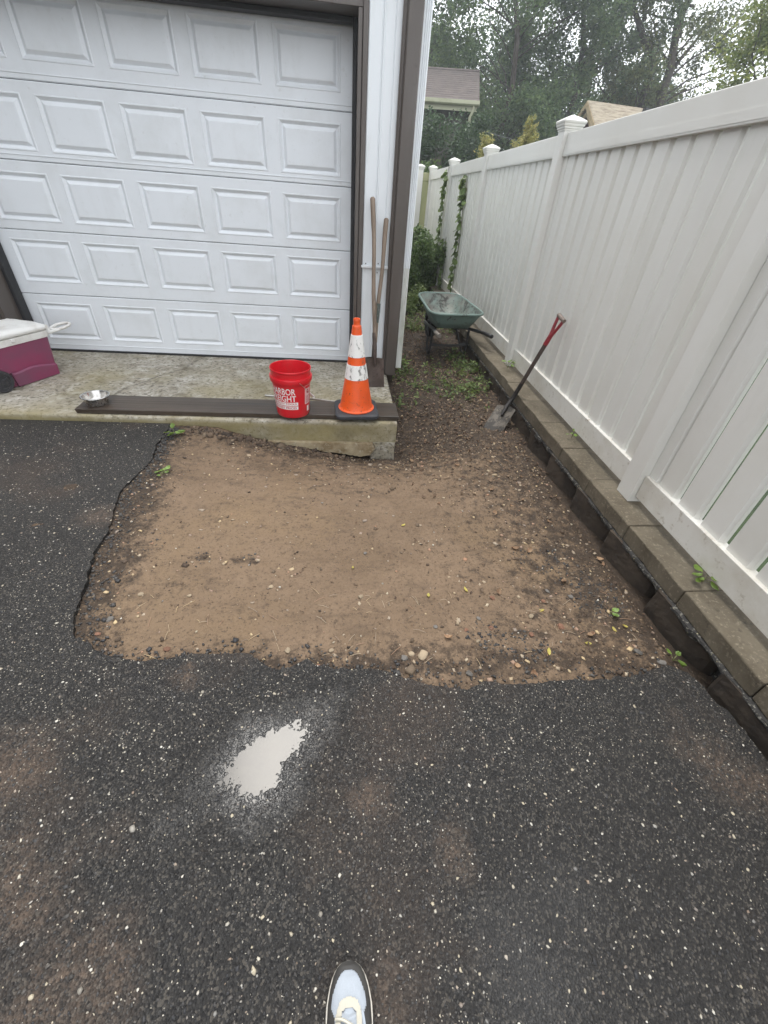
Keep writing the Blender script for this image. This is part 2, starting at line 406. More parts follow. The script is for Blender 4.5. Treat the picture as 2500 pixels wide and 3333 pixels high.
m = Mat('house_wall', (0.10, 0.085, 0.075), 0.85); m.layer((0.06, .055, .05), 3, .4, .6, .9).done()
m = Mat('gable_brown', (0.10, 0.045, 0.035), 0.85); m.layer((0.07, .035, .03), 3, .4, .6, .9).done()
m = Mat('window_glass', (0.03, 0.035, 0.04), 0.08); m.done()
m = Mat('roof_dark', (0.05, 0.048, 0.047), 0.9); m.layer((0.08, .075, .07), 6, .4, .6, .9).done()
m = Mat('cable_grey', (0.20, 0.21, 0.21), 0.6); m.done()

# ------------------------------------------------------------------ object helpers
def link(o, parent=None):
    C.objects.link(o)
    if parent is not None: o.parent = parent
    return o
def tag(o, label=None, cat=None, group=None, kind=None):
    if label: o['label'] = label
    if cat: o['category'] = cat
    if group: o['group'] = group
    if kind: o['kind'] = kind
    return o
def thing(name, label, cat, loc=(0, 0, 0), rotz=0.0, group=None):
    o = bpy.data.objects.new(name, None)
    o.empty_display_size = 0.1
    C.objects.link(o)
    o.location = loc
    o.rotation_euler = (0, 0, rotz)
    return tag(o, label, cat, group)
def obj(name, bm, mat, parent=None, world=False, smooth=False):
    """one bmesh -> one mesh object; world=True: built in world coordinates under an unrotated root"""
    if world and parent is not None:
        off = Vector(parent.location)
        p = parent.parent
        while p is not None:
            off += Vector(p.location); p = p.parent
        bmesh.ops.translate(bm, verts=bm.verts, vec=-off)
    bmesh.ops.recalc_face_normals(bm, faces=bm.faces)
    me = bpy.data.meshes.new(name)
    bm.to_mesh(me); bm.free()
    mats = mat if isinstance(mat, (list, tuple)) else [mat]
    for k in mats: me.materials.append(MATS[k])
    if smooth:
        me.polygons.foreach_set('use_smooth', [True] * len(me.polygons))
        if smooth != 'all':
            me.set_sharp_from_angle(angle=R(38))
    return link(bpy.data.objects.new(name, me), parent)
def npmesh(name, verts, faces, mat, parent=None, smooth=False, attr=None):
    me = bpy.data.meshes.new(name)
    verts = np.asarray(verts, np.float32); faces = np.asarray(faces, np.int32)
    k = faces.shape[1]
    me.vertices.add(len(verts)); me.vertices.foreach_set('co', verts.ravel())
    me.loops.add(faces.size); me.loops.foreach_set('vertex_index', faces.ravel())
    me.polygons.add(len(faces))
    me.polygons.foreach_set('loop_start', np.arange(0, faces.size, k, dtype=np.int32))
    me.polygons.foreach_set('loop_total', np.full(len(faces), k, np.int32))
    if smooth: me.polygons.foreach_set('use_smooth', np.ones(len(faces), bool))
    me.update(); me.validate()
    if attr is not None:
        a = me.color_attributes.new('tone', 'FLOAT_COLOR', 'POINT')
        a.data.foreach_set('color', np.asarray(attr, np.float32).ravel())
    me.materials.append(MATS[mat])
    return link(bpy.data.objects.new(name, me), parent)
def BM(): return bmesh.new()
def box(bm, x0, x1, y0, y1, z0, z1, bev=0.0, seg=1, mtx=None):
    r = bmesh.ops.create_cube(bm, size=1.0)
    vs = r['verts']
    bmesh.ops.scale(bm, verts=vs, vec=(x1 - x0, y1 - y0, z1 - z0))
    bmesh.ops.translate(bm, verts=vs, vec=((x0 + x1) / 2, (y0 + y1) / 2, (z0 + z1) / 2))
    if bev > 0:
        es = list({e for v in vs for e in v.link_edges})
        r = bmesh.ops.bevel(bm, geom=es, offset=bev, segments=seg, profile=0.5, affect='EDGES')
        vs = list({v for f in r['faces'] for v in f.verts} | {v for v in vs if v.is_valid})
    if mtx is not None: bmesh.ops.transform(bm, matrix=mtx, verts=vs)
    return bm
def bx(*a, **k): return box(BM(), *a, **k)
def lathe(bm, prof, seg=32, center=(0, 0, 0), close=False):
    rings = []
    for r, z in prof:
        if r < 1e-5:
            rings.append([bm.verts.new((center[0], center[1], center[2] + z))])
        else:
            rings.append([bm.verts.new((center[0] + r * math.cos(2 * math.pi * i / seg), center[1] + r * math.sin(2 * math.pi * i / seg), center[2] + z)) for i in range(seg)])
    pairs = list(zip(rings[:-1], rings[1:]))
    if close: pairs.append((rings[-1], rings[0]))
    for a, b in pairs:
        for i in range(seg):
            j = (i + 1) % seg
            if len(a) == 1 and len(b) == 1: continue
            if len(a) == 1: bm.faces.new((a[0], b[j], b[i]))
            elif len(b) == 1: bm.faces.new((a[i], a[j], b[0]))
            else: bm.faces.new((a[i], a[j], b[j], b[i]))
    return bm
def tube(bm, pts, rad, seg=10, closed=False, flat=None, caps=True):
    pts = [Vector(p) for p in pts]
    n = len(pts)
    rads = rad if isinstance(rad, (list, tuple)) else [rad] * n
    rings = []
    prevu = None
    for i, p in enumerate(pts):
        a = pts[i - 1] if (i > 0 or closed) else p
        b = pts[(i + 1) % n] if (i < n - 1 or closed) else p
        t = (b - a).normalized()
        if prevu is None:
            u = t.orthogonal().normalized()
            if flat is not None: u = (Vector(flat[0]) - t * t.dot(Vector(flat[0]))).normalized()
        else:
            u = (prevu - t * prevu.dot(t)).normalized()
        prevu = u
        w = t.cross(u)
        sx, sy = (1, 1) if flat is None else (flat[1], flat[2])
        rings.append([bm.verts.new(p + u * (math.cos(2 * math.pi * k / seg) * rads[i] * sx) + w * (math.sin(2 * math.pi * k / seg) * rads[i] * sy)) for k in range(seg)])
    m_ = n if closed else n - 1
    for i in range(m_):
        a, b = rings[i], rings[(i + 1) % n]
        for k in range(seg):
            j = (k + 1) % seg
            bm.faces.new((a[k], a[j], b[j], b[k]))
    if not closed and caps:
        bm.faces.new(rings[0][::-1]); bm.faces.new(rings[-1])
    return bm
def prism(bm, poly, h0, h1, axis='z'):
    """extrude a 2D polygon; axis names the extrusion direction"""
    def mk(p, h):
        if axis == 'z': return (p[0], p[1], h)
        if axis == 'y': return (p[0], h, p[1])
        return (h, p[0], p[1])
    a = [bm.verts.new(mk(p, h0)) for p in poly]
    b = [bm.verts.new(mk(p, h1)) for p in poly]
    n = len(poly)
    bm.faces.new(a[::-1]); bm.faces.new(b)
    for i in range(n):
        j = (i + 1) % n
        bm.faces.new((a[i], a[j], b[j], b[i]))
    return bm
def loft(bm, rings, closed_ring=True, cap0=True, cap1=True):
    R_ = [[bm.verts.new(p) for p in r] for r in rings]
    n = len(R_[0])
    for a, b in zip(R_[:-1], R_[1:]):
        for i in range(n if closed_ring else n - 1):
            j = (i + 1) % n
            bm.faces.new((a[i], a[j], b[j], b[i]))
    if cap0: bm.faces.new(R_[0][::-1])
    if cap1: bm.faces.new(R_[-1])
    return bm
def rrect(hx, hy, r, z, n=5, cx=0.0, cy=0.0):
    out = []
    for qx, qy, a0 in ((1, 1, 0), (-1, 1, 90), (-1, -1, 180), (1, -1, 270)):
        for i in range(n + 1):
            a = R(a0 + 90 * i / n)
            out.append((cx + qx * (hx - r) + r * math.cos(a), cy + qy * (hy - r) + r * math.sin(a), z))
    return out
def fract(x, y, s=1.0, o=4):
    return noise.fractal(Vector((x * s, y * s, 0.37)), 0.9, 2.1, o)
def copy_tree(root):
    r = root.copy(); C.objects.link(r)
    for ch in root.children:
        c = ch.copy(); C.objects.link(c); c.parent = r
        for g in ch.children:
            d = g.copy(); C.objects.link(d); d.parent = c
    return r
def interp(x, xs, ys): return float(np.interp(x, xs, ys))

# ================================================================== THE SETTING
# far ground
bm = BM(); bmesh.ops.create_circle(bm, cap_ends=True, segments=64, radius=120)
bmesh.ops.translate(bm, verts=bm.verts, vec=(0, 0, -0.6))
tag(obj('terrain', bm, 'earth'), kind='structure')
tag(obj('lawn', bx(1.97, 70, -20, 90, -0.4, 0.06), 'lawn'), kind='structure')
tag(obj('lawn', bx(-60, 1.968, 12.0, 90, -0.4, 0.05), 'lawn'), kind='structure')

# ---- soil height field: dug patch in front of the slab, then the strip between garage and fence
SLAB_Y = 3.10
def soil_z(x, y):
    edge = interp(x, [-1.6, -1.25, -1.0, -0.6, -0.1, 0.13, 0.45, 0.9, 1.5], [-0.055, -0.06, -0.07, -0.19, -0.295, -0.33, -0.335, -0.21, -0.12])
    mid = interp(x, [-1.6, -1.25, -0.9, -0.3, 0.6, 1.2, 1.6], [-0.056, -0.062, -0.085, -0.10, -0.11, -0.105, -0.11])
    near = interp(x, [-1.6, -1.0, 0, 1.2, 1.6], [-0.056, -0.060, -0.060, -0.066, -0.085])
    far = interp(y, [3.1, 4.2, 5.5, 8.0, 9.5, 12.5], [0, -0.02, -0.01, 0.0, 0.10, 0.30]) - 0.10
    if y < 1.0: z = near
    elif y < 1.9: t = (y - 1.0) / 0.9; z = near + (mid - near) * t * t * (3 - 2 * t)
    elif y < 3.1: t = (y - 1.9) / 1.2; t = t * t; z = mid + (edge - mid) * t
    elif y < 4.3: t = (y - 3.1) / 1.2; t = t * t * (3 - 2 * t); z = edge + (far - edge) * t
    else: z = far
    if y < 3.6: z -= 0.055 * max(0.0, min(1.0, (x - 1.44) / 0.09)) * interp(y, [.5, 1.0, 2.0, 3.6], [1.2, 1.0, .6, .2])
    lump = 0.016 if y < 3.1 else 0.03
    return z + lump * 0.6 * fract(x + 3.1, y, 1.4) + 0.010 * fract(x, y + 9, 5.0) + 0.004 * fract(x, y, 19.0)
def dark_soil(x, y):
    """organic dark topsoil / tar crumbs versus the tan subsoil"""
    e = 0.0
    left = interp(y, [0.9, 1.1, 1.25, 3.0], [-1.0, -1.10, -1.17, -1.36])
    e = max(e, 1.0 - max(0.0, (x - left)) / 0.30)
    e = max(e, 0.75 - abs(y - 0.95) / 0.22)
    e = max(e, interp(x, [0.35, 0.75, 1.1, 1.55], [0.0, 0.25, 0.55, 0.95]))
    e = max(e, interp(y, [2.25, 2.75, 3.05], [0.0, 0.45, 0.85]) * interp(x, [-1.3, -0.9, -0.2], [0.3, 0.6, 1.0]))
    e = max(e, interp(y, [2.6, 3.3, 3.8], [0.0, 0.65, 1.0]) if x > 0.3 else 0.0)
    for px, py, pr, a in ((-0.75, 1.63, 0.10, .7), (-0.5, 1.60, 0.09, .7), (-0.62, 1.61, 0.07, .7), (-0.2, 2.33, 0.18, .45), (0.15, 2.32, 0.2, .45), (-0.75, 1.9, 0.25, .3), (-0.85, 1.4, .2, .35), (0.75, 1.5, .3, .3)):
        d = math.hypot((x - px), (y - py) * 2.2)
        e = max(e, a * max(0.0, 1 - d / pr))
    if -0.84 < x < -0.44 and abs(y - (1.63 - 0.12 * (x + .84))) < 0.014: e = max(e, .62)
    return min(1.0, max(0.0, e + 0.10 * fract(x, y, 3.0)))
xs = np.concatenate([np.arange(-1.75, 1.70, 0.022)])
ys = np.concatenate([np.arange(0.55, 4.2, 0.022), np.arange(4.2, 7.0, 0.05), np.arange(7.0, 12.6, 0.2)])
V = []; T = []
for y in ys:
    for x in xs:
        V.append((x, y, soil_z(x, y)))
        T.append((dark_soil(x, y), 0, 0, 1))
nx = len(xs)
ii = np.arange((len(ys) - 1) * (nx - 1)); r_, c_ = ii // (nx - 1), ii % (nx - 1)
F = np.stack([r_ * nx + c_, r_ * nx + c_ + 1, (r_ + 1) * nx + c_ + 1, (r_ + 1) * nx + c_], 1)
ground = tag(npmesh('dirt_ground', V, F, 'soil', smooth=True, attr=T), kind='structure')

# ---- asphalt driveway with a broken edge and a shallow dip holding water
def rough_line(pts, step, amp, seed):
    out = []
    for (ax, ay), (bx_, by) in zip(pts[:-1], pts[1:]):
        L = math.hypot(bx_ - ax, by - ay); n = max(1, int(L / step))
        nxn, nyn = -(by - ay) / L, (bx_ - ax) / L
        for i in range(n):
            t = i / n; x = ax + (bx_ - ax) * t; y = ay + (by - ay) * t
            d = amp * fract(x + seed, y - seed, 4.5, 5) + amp * 0.35 * fract(x - seed, y + seed, 24, 3)
            out.append((x + nxn * d, y + nyn * d))
    return out
edge_pts = [(-1.36, 3.085), (-1.35, 2.97), (-1.30, 2.52), (-1.345, 2.15), (-1.27, 1.73), (-1.19, 1.36), (-1.165, 1.22), (-1.09, 1.115), (-0.95, 1.035), (-0.80, 1.00), (-0.59, 1.02), (-0.40, 1.00), (-0.30, 0.955), (-0.255, 0.935), (-0.21, 0.965), (-0.145, 0.985), (-0.02, 0.94), (0.105, 0.925), (0.28, 0.875), (0.42, 0.825), (0.50, 0.825), (0.56, 0.855), (0.72, 0.835), (0.85, 0.84), (1.05, 0.86), (1.26, 0.855), (1.40, 0.89), (1.455, 0.86), (1.49, 0.74), (1.525, 0.55)]
edge = rough_line(edge_pts, 0.011, 0.024, 5.3) + [(1.525, 0.55)]
outer = [(1.545, 0.2), (1.545, -6.0), (-9.0, -6.0), (-9.0, 3.088), (-4.0, 3.088), (-2.2, 3.088)]
loop = edge + outer
PUD = Vector((-0.255, 0.625))
PA = Vector((0.82, 0.57)).normalized(); PB = Vector((-PA.y, PA.x))
def pud_d(x, y):
    v = Vector((x, y)) - PUD
    a, b = v.dot(PA), v.dot(PB)
    lobe = math.hypot((a + 0.045) / 0.060, (b + 0.030) / 0.062)
    return min(math.hypot(a / 0.118, b / 0.046), lobe) + 0.24 * fract(x, y, 9.0)
def asphalt_z(x, y):
    z = -0.043 + 0.004 * fract(x, y, 0.9, 3)
    if y < 0.4 and abs(x) < 3: pass
    v = math.hypot(x - PUD.x, y - PUD.y)
    if v < 0.45:
        k = max(0.0, min(1.0, (0.45 - v) / 0.15))
        d = pud_d(x, y)
        core = math.exp(-d * d * 0.9)
        zz = -0.0425 - 0.0055 * math.exp(-0.33 * d * d) - 0.0045 * core + (1 - 0.8 * core ** 2) * (0.0030 * noise.noise(Vector((x * 115, y * 115, 1.0))) + 0.0018 * noise.noise(Vector((x * 50, y * 50, 4.0))))
        z = z * (1 - k) + zz * k
    return z
pts = [Vector(p) for p in loop]
nb = len(pts)
for x in np.arange(-2.9, 1.6, 0.05):
    for y in np.arange(-0.45, 3.06, 0.05):
        if math.hypot(x - PUD.x, y - PUD.y) < 0.37: continue
        pts.append(Vector((x + random.uniform(-.012, .012), y + random.uniform(-.012, .012))))
for x in np.arange(-0.36, 0.36, 0.0037):
    for y in np.arange(-0.36, 0.36, 0.0037):
        if x * x + y * y < 0.129:
            pts.append(Vector((PUD.x + x + random.uniform(-.001, .001), PUD.y + y + random.uniform(-.001, .001))))
for x in np.arange(-8.8, 1.5, 0.5):
    for y in np.arange(-5.8, 3.0, 0.5):
        if x < -3 or y < -0.6: pts.append(Vector((x, y)))
vo, eo, fo, *_ = delaunay_2d_cdt(pts, [(i, (i + 1) % nb) for i in range(nb)], [list(range(nb))], 1, 1e-6)
TAN = ((-1.0, 0.30, 0.30), (-0.85, -0.02, .3), (-0.623, 0.924, 0.035), (-0.60, 0.90, 0.03), (-0.64, 0.905, .02), (-0.85, 0.28, 0.22), (-0.7, 0.05, 0.25), (-1.05, 0.62, 0.16), (0.08, 0.47, .07), (0.33, 0.33, .07), (0.12, 0.06, .07), (1.33, 0.52, .16), (-1.35, 1.9, .12))
V = []; T = []
for p in vo:
    z = asphalt_z(p.x, p.y)
    V.append((p.x, p.y, z))
    v = math.hypot(p.x - PUD.x, p.y - PUD.y)
    wet = 0.0
    if v < 0.5:
        d = pud_d(p.x, p.y); wet = max(0.0, min(1.0, 1.45 - 0.42 * d + 0.35 * fract(p.x, p.y, 6)))
    for wx, wy, wr in ((0.50, 0.06, .26), (0.62, 0.20, .2)):
        wet = max(wet, 0.6 * max(0.0, 1 - math.hypot(p.x - wx, p.y - wy) / wr + 0.25 * fract(p.x, p.y, 5)))
    tan = 0.0
    for tx, ty, tr in TAN:
        tan = max(tan, (1.0 if tr < .05 else .8) * min(1, 1.5 * max(0.0, 1 - math.hypot(p.x - tx, p.y - ty) / tr + 0.8 * fract(p.x, p.y, 5 if tr > .05 else 30))))
    T.append((min(1, wet), tan, 0, 1))
nv = len(V)
# rim going down along the broken edge
key = {}
for i, p in enumerate(vo): key[(round(p.x, 5), round(p.y, 5))] = i
ring = [key.get((round(p[0], 5), round(p[1], 5))) for p in loop]
tri = [list(f) for f in fo]
low = []
for k, i in enumerate(ring):
    if i is None: low.append(None); continue
    low.append(len(V))
    x, y, z = V[i]
    nvec = Vector((fract(x, y, 40), fract(y, x, 40))) * 0.006
    V.append((x + nvec.x, y + nvec.y, z - 0.07)); T.append((0, 0, 0, 1))
for k in range(len(ring)):
    a, b = k, (k + 1) % len(ring)
    if None in (ring[a], ring[b]): continue
    tri.append([ring[a], low[a], ring[b]]); tri.append([ring[b], low[a], low[b]])
drive = tag(npmesh('driveway', V, [t for t in tri if len(t) == 3], 'asphalt', smooth=True, attr=T), kind='structure')
drive.data.set_sharp_from_angle(angle=R(45))
# standing water
WATER_Z = -0.0468
pv = [(PUD.x, PUD.y, WATER_Z)]
for k in range(72):
    a = 2 * math.pi * k / 72
    pv.append((PUD.x + 0.26 * math.cos(a), PUD.y + 0.26 * math.sin(a), WATER_Z))
tag(npmesh('puddle_water', pv, [(0, 1 + k, 1 + (k + 1) % 72) for k in range(72)], 'water'), kind='structure')

# ---- concrete apron in front of the garage
def grid_box(x0, x1, y0, y1, z0, z1, sx, sy, fn, name, mat, tone):
    """slab whose top and front face are subdivided and roughened"""
    X = np.arange(x0, x1 + 1e-6, sx); Yg = np.arange(y0, y1 + 1e-6, sy)
    Zs = [z1 - 0.012, z1 - 0.035, z1 - 0.06, z1 - 0.09, z1 - 0.12, z0]
    rows = []
    for y in Yg: rows.append(('t', y))
    V = []; T = []
    order = [('f', z) for z in Zs[::-1]] + [('t', y) for y in Yg]
    for kind, val in order:
        for x in X:
            if kind == 'f':
                yy = y0 + 0.006 * fract(x, val * 3, 7) + (0.0 if val < z1 - 0.02 else 0.002); zz = val
            else:
                yy = val + (0.010 + .004 * fract(x, 1, 9) if val == Yg[0] else 0); zz = z1 + 0.002 * fract(x, val, 3)
            V.append((x, yy, zz)); T.append(tone(x, yy, zz))
    nx = len(X); ny = len(order)
    ii = np.arange((ny - 1) * (nx - 1)); r_, c_ = ii // (nx - 1), ii % (nx - 1)
    F = [tuple(q) for q in np.stack([r_ * nx + c_, r_ * nx + c_ + 1, (r_ + 1) * nx + c_ + 1, (r_ + 1) * nx + c_], 1)]
    # end faces as fans of quads down to the base
    for col in (0, nx - 1):
        for r in range(len(Zs), ny - 1):
            a, b = r * nx + col, (r + 1) * nx + col
            base = len(V)
            V.append((V[a][0], V[a][1], z0)); V.append((V[b][0], V[b][1], z0)); T += [T[a], T[b]]
            F.append((a, b, base + 1, base))
    return npmesh(name, V, F, mat, attr=T)
def slab_tone(x, y, z):
    dk = 0.0; ol = 0.0
    if z < -0.02:
        dk = interp(z, [-0.17, -0.10, -0.05, -0.015], [0.10, 0.35, 0.75, 0.15]) * (0.8 + 0.6 * fract(x, z * 4, 5)); ol = 0.95 + 0.5 * fract(x, z, 4); dk = max(dk, .35 + .9 * fract(x + 7, z * 2, 3))
    else:
        ol = max(0, 0.35 + 1.0 * fract(x, y, 1.6)) * interp(y, [3.1, 3.6, 4.1, 4.4], [0.8, 0.9, 0.35, 0.05])
        # damp, lichen-dark band and the diagonal crack
        dk = max(0, 0.35 * fract(x + 5, y, 2.0))
        cr = [(-1.95, 3.30), (-1.93, 3.52), (-1.90, 3.70), (-1.80, 3.86), (-1.72, 4.02), (-1.60, 4.18), (-1.48, 4.55)]
        cx = interp(y, [p[1] for p in cr], [p[0] for p in cr]) + 0.02 * fract(x * 0, y, 9)
        if abs(x - cx) < 0.011 and y > 3.25: dk = max(dk, 0.6)
    return (min(1, max(0, dk)), min(1, max(0, ol)), 0, 1)
slab = tag(grid_box(-4.3, 0.436, SLAB_Y, 4.66, -0.172, 0.0, 0.016, 0.02, None, 'concrete_apron', 'slab_concrete', slab_tone), kind='structure')
# broken footing below the apron edge
rim = []
N = 46
for i in range(N + 1):
    x = -0.62 + (0.22 + 0.62) * i / N
    z = interp(x, [-0.62, -0.45, -0.1, 0.15, 0.22], [-0.182, -0.205, -0.262, -0.300, -0.285]) + 0.012 * fract(x, 2.2, 22) + .006 * fract(x, 1, 60)
    rim.append((x, z))
poly = [(-0.62, -0.1735)] + rim + [(0.26, -0.22), (0.24, -0.1735)]
tag(obj('footing', prism(BM(), poly, 3.066, 3.3, 'y'), 'footing_concrete'), kind='structure')
poly = [(0.245, -0.1735), (0.262, -0.215), (0.225, -0.28), (0.24, -0.42), (0.430, -0.42), (0.432, -0.30), (0.428, -0.24), (0.431, -0.1735)]
bmx = prism(BM(), poly, 3.094, 3.4, 'y')
bmesh.ops.subdivide_edges(bmx, edges=bmx.edges, cuts=6, use_grid_fill=True)
for v in bmx.verts:
    if v.co.y < 3.2: v.co.y += 0.012 * fract(v.co.x * 2, v.co.z * 2, 8)
tag(obj('footing_chunk', bmx, 'slab_concrete'), kind='structure')
tag(obj('dark_void_fill', bx(-1.5, 0.43, 3.17, 4.6, -0.5, -0.175), 'tar_crust'), kind='structure')  # dark block standing in for the shaded void under the apron

# ================================================================== GARAGE
DY = 4.61          # face of the door
WY = 4.31          # face of the front wall
garage = thing('garage', 'garage with white panelled overhead door, brown metal trim and white corner siding', 'garage', (-1.5, 4.31, 0.0))
G = lambda name, bm, mat, parent=None, smooth=False: obj(name, bm, mat, parent or garage, world=True, smooth=smooth)
seams = [0.012, 0.526, 1.037, 1.516, 1.992, 2.50]
pan_z = [(0.118, 0.455), (0.630, 0.972), (1.104, 1.443), (1.578, 1.921), (2.098, 2.432)]
pan_x = [(-2.974, -2.470), (-2.369, -1.868), (-1.762, -1.257), (-1.155, -0.650), (-0.547, -0.040)]
def raised_panel_bm(w, h):
    """stamped panel: bevel in, flat groove, bevel out to the field"""
    bm = BM()
    def rect(i, d): return [(-w / 2 + i, d, -h / 2 + i), (w / 2 - i, d, -h / 2 + i), (w / 2 - i, d, h / 2 - i), (-w / 2 + i, d, h / 2 - i)]
    rings = [rect(0, 0.0), rect(0.004, -0.003), rect(0.010, -0.003), rect(0.030, 0.014), rect(0.034, 0.014), rect(0.056, -0.001), rect(0.060, -0.002)]
    loft(bm, rings, cap0=False)
    return bm
for si in range(5):
    z0, z1 = seams[si] + 0.0015, seams[si + 1] - 0.0015
    bm = BM()
    xe = [-3.062] + [v for p in pan_x for v in p] + [0.062]
    pz0, pz1 = pan_z[si]
    zs_ = [z0 + 0.006, pz0, pz1, z1 - 0.006]
    vv = {}
    def gv(x, z, y=DY):
        k = (round(x, 4), round(z, 4), round(y, 4))
        if k not in vv: vv[k] = bm.verts.new((x, y, z))
        return vv[k]
    for xi in range(len(xe) - 1):
        for zi in range(3):
            if zi == 1 and xi % 2 == 1: continue
            bm.faces.new((gv(xe[xi], zs_[zi]), gv(xe[xi + 1], zs_[zi]), gv(xe[xi + 1], zs_[zi + 1]), gv(xe[xi], zs_[zi + 1])))
        # rolled seams
        bm.faces.new((gv(xe[xi], z0, DY + .008), gv(xe[xi + 1], z0, DY + .008), gv(xe[xi + 1], zs_[0]), gv(xe[xi], zs_[0])))
        bm.faces.new((gv(xe[xi], zs_[3]), gv(xe[xi + 1], zs_[3]), gv(xe[xi + 1], z1, DY + .008), gv(xe[xi], z1, DY + .008)))
    sec = G('door_section', bm, 'door_paint')
    for xa, xb in pan_x:
        pb = raised_panel_bm(xb - xa, pz1 - pz0)
        bmesh.ops.translate(pb, verts=pb.verts, vec=((xa + xb) / 2, DY, (pz0 + pz1) / 2))
        G('raised_panel', pb, 'door_paint', sec)
    # pressed bead above the seam
    if si in (0, 3, 4):
        zb = seams[si] + (0.034 if si else 0.05)
        G('bead', bx(-3.055, 0.055, DY - 0.004, DY + 0.003, zb, zb + 0.008, 0.002), 'door_paint', sec)
G('door_backing', bx(-3.07, 0.07, DY + 0.03, DY + 0.06, 0.005, 2.55), 'brown_metal_dark')
G('bottom_seal', bx(-3.06, 0.06, DY - 0.014, DY + 0.02, 0.001, 0.020, 0.004), 'black_rubber')
# weather stops, jambs and casings
G('weather_stop', bx(0.050, 0.082, 4.50, 4.600, 0.003, 2.478, 0.004), 'black_rubber')
G('weather_stop', bx(-3.082, -3.050, 4.50, 4.600, 0.003, 2.478, 0.004), 'black_rubber')
G('weather_stop', bx(-3.049, 0.049, 4.50, 4.600, 2.452, 2.478, 0.004), 'black_rubber')
G('jamb', bx(0.083, 0.112, WY - 0.012, 4.72, 0.002, 2.479, 0.002), 'brown_metal')
G('jamb', bx(0.1165, 0.154, WY - 0.020, 4.70, 0.002, 2.90, 0.003), 'brown_metal')
G('jamb', bx(-3.112, -3.083, WY - 0.012, 4.72, 0.002, 2.479, 0.002), 'brown_metal')
G('jamb', bx(-3.30, -3.1165, WY - 0.020, 4.70, 0.002, 2.90, 0.003), 'brown_metal')
G('jamb_gap', bx(0.1122, 0.1163, WY + 0.01, 4.7, 0.002, 2.479), 'black_rubber')
G('header', bx(-3.1165, 0.1165, WY - 0.010, 4.70, 2.481, 2.89, 0.003), 'brown_metal')
# white siding strip right of the door: profile with two grooves, extruded up
prof = [(0.156, 4.33), (0.156, 4.304), (0.163, 4.300), (0.168, 4.304), (0.248, 4.305), (0.251, 4.313), (0.258, 4.313), (0.262, 4.302), (0.270, 4.301), (0.276, 4.306), (0.338, 4.306), (0.340, 4.312), (0.345, 4.312), (0.347, 4.304), (0.400, 4.304), (0.400, 4.33)]
G('corner_siding', prism(BM(), prof, 0.022, 2.90, 'z'), 'white_trim')
# small white bar nailed across the siding
bar = G('tool_bar', bx(0.146, 0.402, 4.280, 4.299, 0.952, 0.974, 0.003), 'white_trim')
for nx_, nz_ in ((0.186, 0.985), (0.298, 0.99), (0.292, 0.918)):
    nb_ = BM(); tube(nb_, [(nx_, 4.303, nz_), (nx_, 4.288, nz_ + 0.001)], 0.0025, 6); tube(nb_, [(nx_, 4.288, nz_ + 0.001), (nx_, 4.286, nz_ + 0.001)], 0.0055, 8)
    obj('nail', nb_, 'rusty_steel', bar, world=True)
# brown metal corner cover: narrow return and wide front
prof = [(0.386, 4.36), (0.386, 4.272), (0.400, 4.266), (0.412, 4.268), (0.418, 4.244), (0.424, 4.240), (0.516, 4.238), (0.524, 4.244), (0.524, 4.36)]
G('corner_cover', prism(BM(), prof, 0.004, 2.90, 'z'), 'brown_metal')
G('cover_foot', bx(0.382, 0.400, 4.262, 4.278, 0.0015, 0.022, 0.004), 'white_trim')
# fluted white downspout
def flute(x0, x1, y0, y1):
    out = [(x0, y1), (x0, y0 + 0.006), (x0 + 0.005, y0)]
    n = 3
    for i in range(n):
        c = x0 + 0.011 + (x1 - x0 - 0.022) * (i + 0.5) / n
        out += [(c - 0.006, y0), (c - 0.002, y0 + 0.006), (c + 0.002, y0 + 0.006), (c + 0.006, y0)]
    out += [(x1 - 0.005, y0), (x1, y0 + 0.006), (x1, y1)]
    return out
G('downspout', prism(BM(), flute(0.530, 0.588, 4.300, 4.360), 0.062, 0.985, 'z'), 'weathered_white')
G('downspout', prism(BM(), flute(0.527, 0.591, 4.297, 4.363), 0.965, 2.88, 'z'), 'white_trim')
# walls and low roof (out of the frame, they shade the place)
G('side_wall', bx(0.405, 0.526, 4.362, 10.2, 0.03, 2.90), 'white_trim')
G('foundation', bx(0.40, 0.515, 4.37, 10.19, -0.4, 0.029), 'base_concrete')
G('side_wall', bx(-5.0, -4.88, 4.362, 10.2, -0.4, 2.90), 'white_trim')
G('front_wall', bx(-5.0, -3.302, WY, 4.36, 0.003, 2.90), 'white_trim')
G('rear_wall', bx(-4.9, 0.40, 10.05, 10.17, -0.4, 2.90), 'white_trim')
rf = prism(BM(), [(-5.2, 2.905), (0.66, 2.905), (-2.25, 3.55)], 4.28, 10.4, 'y')
G('roof', rf, 'roof_dark')

# ================================================================== FENCE
FA = math.atan2(0.0403, 2.44)
PITCHY = 2.44
def post_xy(k): return (1.6903 + 0.0403 * k, 1.87 + PITCHY * k)
FZ = 0.123
fence = thing('vinyl_fence', 'tall white vinyl board fence standing on the retaining wall beside the dirt', 'fence', (1.69, 1.87, FZ))
def post_bm():
    bm = BM(); box(bm, 0, 0.127, 0, 0.127, 0.0, 1.872, 0.004, 2); return bm
def cap_bm():
    bm = BM(); c = 0.0635
    def sq(h, z): return [(c - h, c - h, z), (c + h, c - h, z), (c + h, c + h, z), (c - h, c + h, z)]
    loft(bm, [sq(0.069, 1.858), sq(0.070, 1.868), sq(0.076, 1.872), sq(0.077, 1.882), sq(0.083, 1.888), sq(0.085, 1.900), sq(0.090, 1.906), sq(0.092, 1.916), sq(0.087, 1.922), sq(0.045, 1.943), sq(0.004, 1.957)])
    return bm
post_me = cap_me = None
fpts = {}
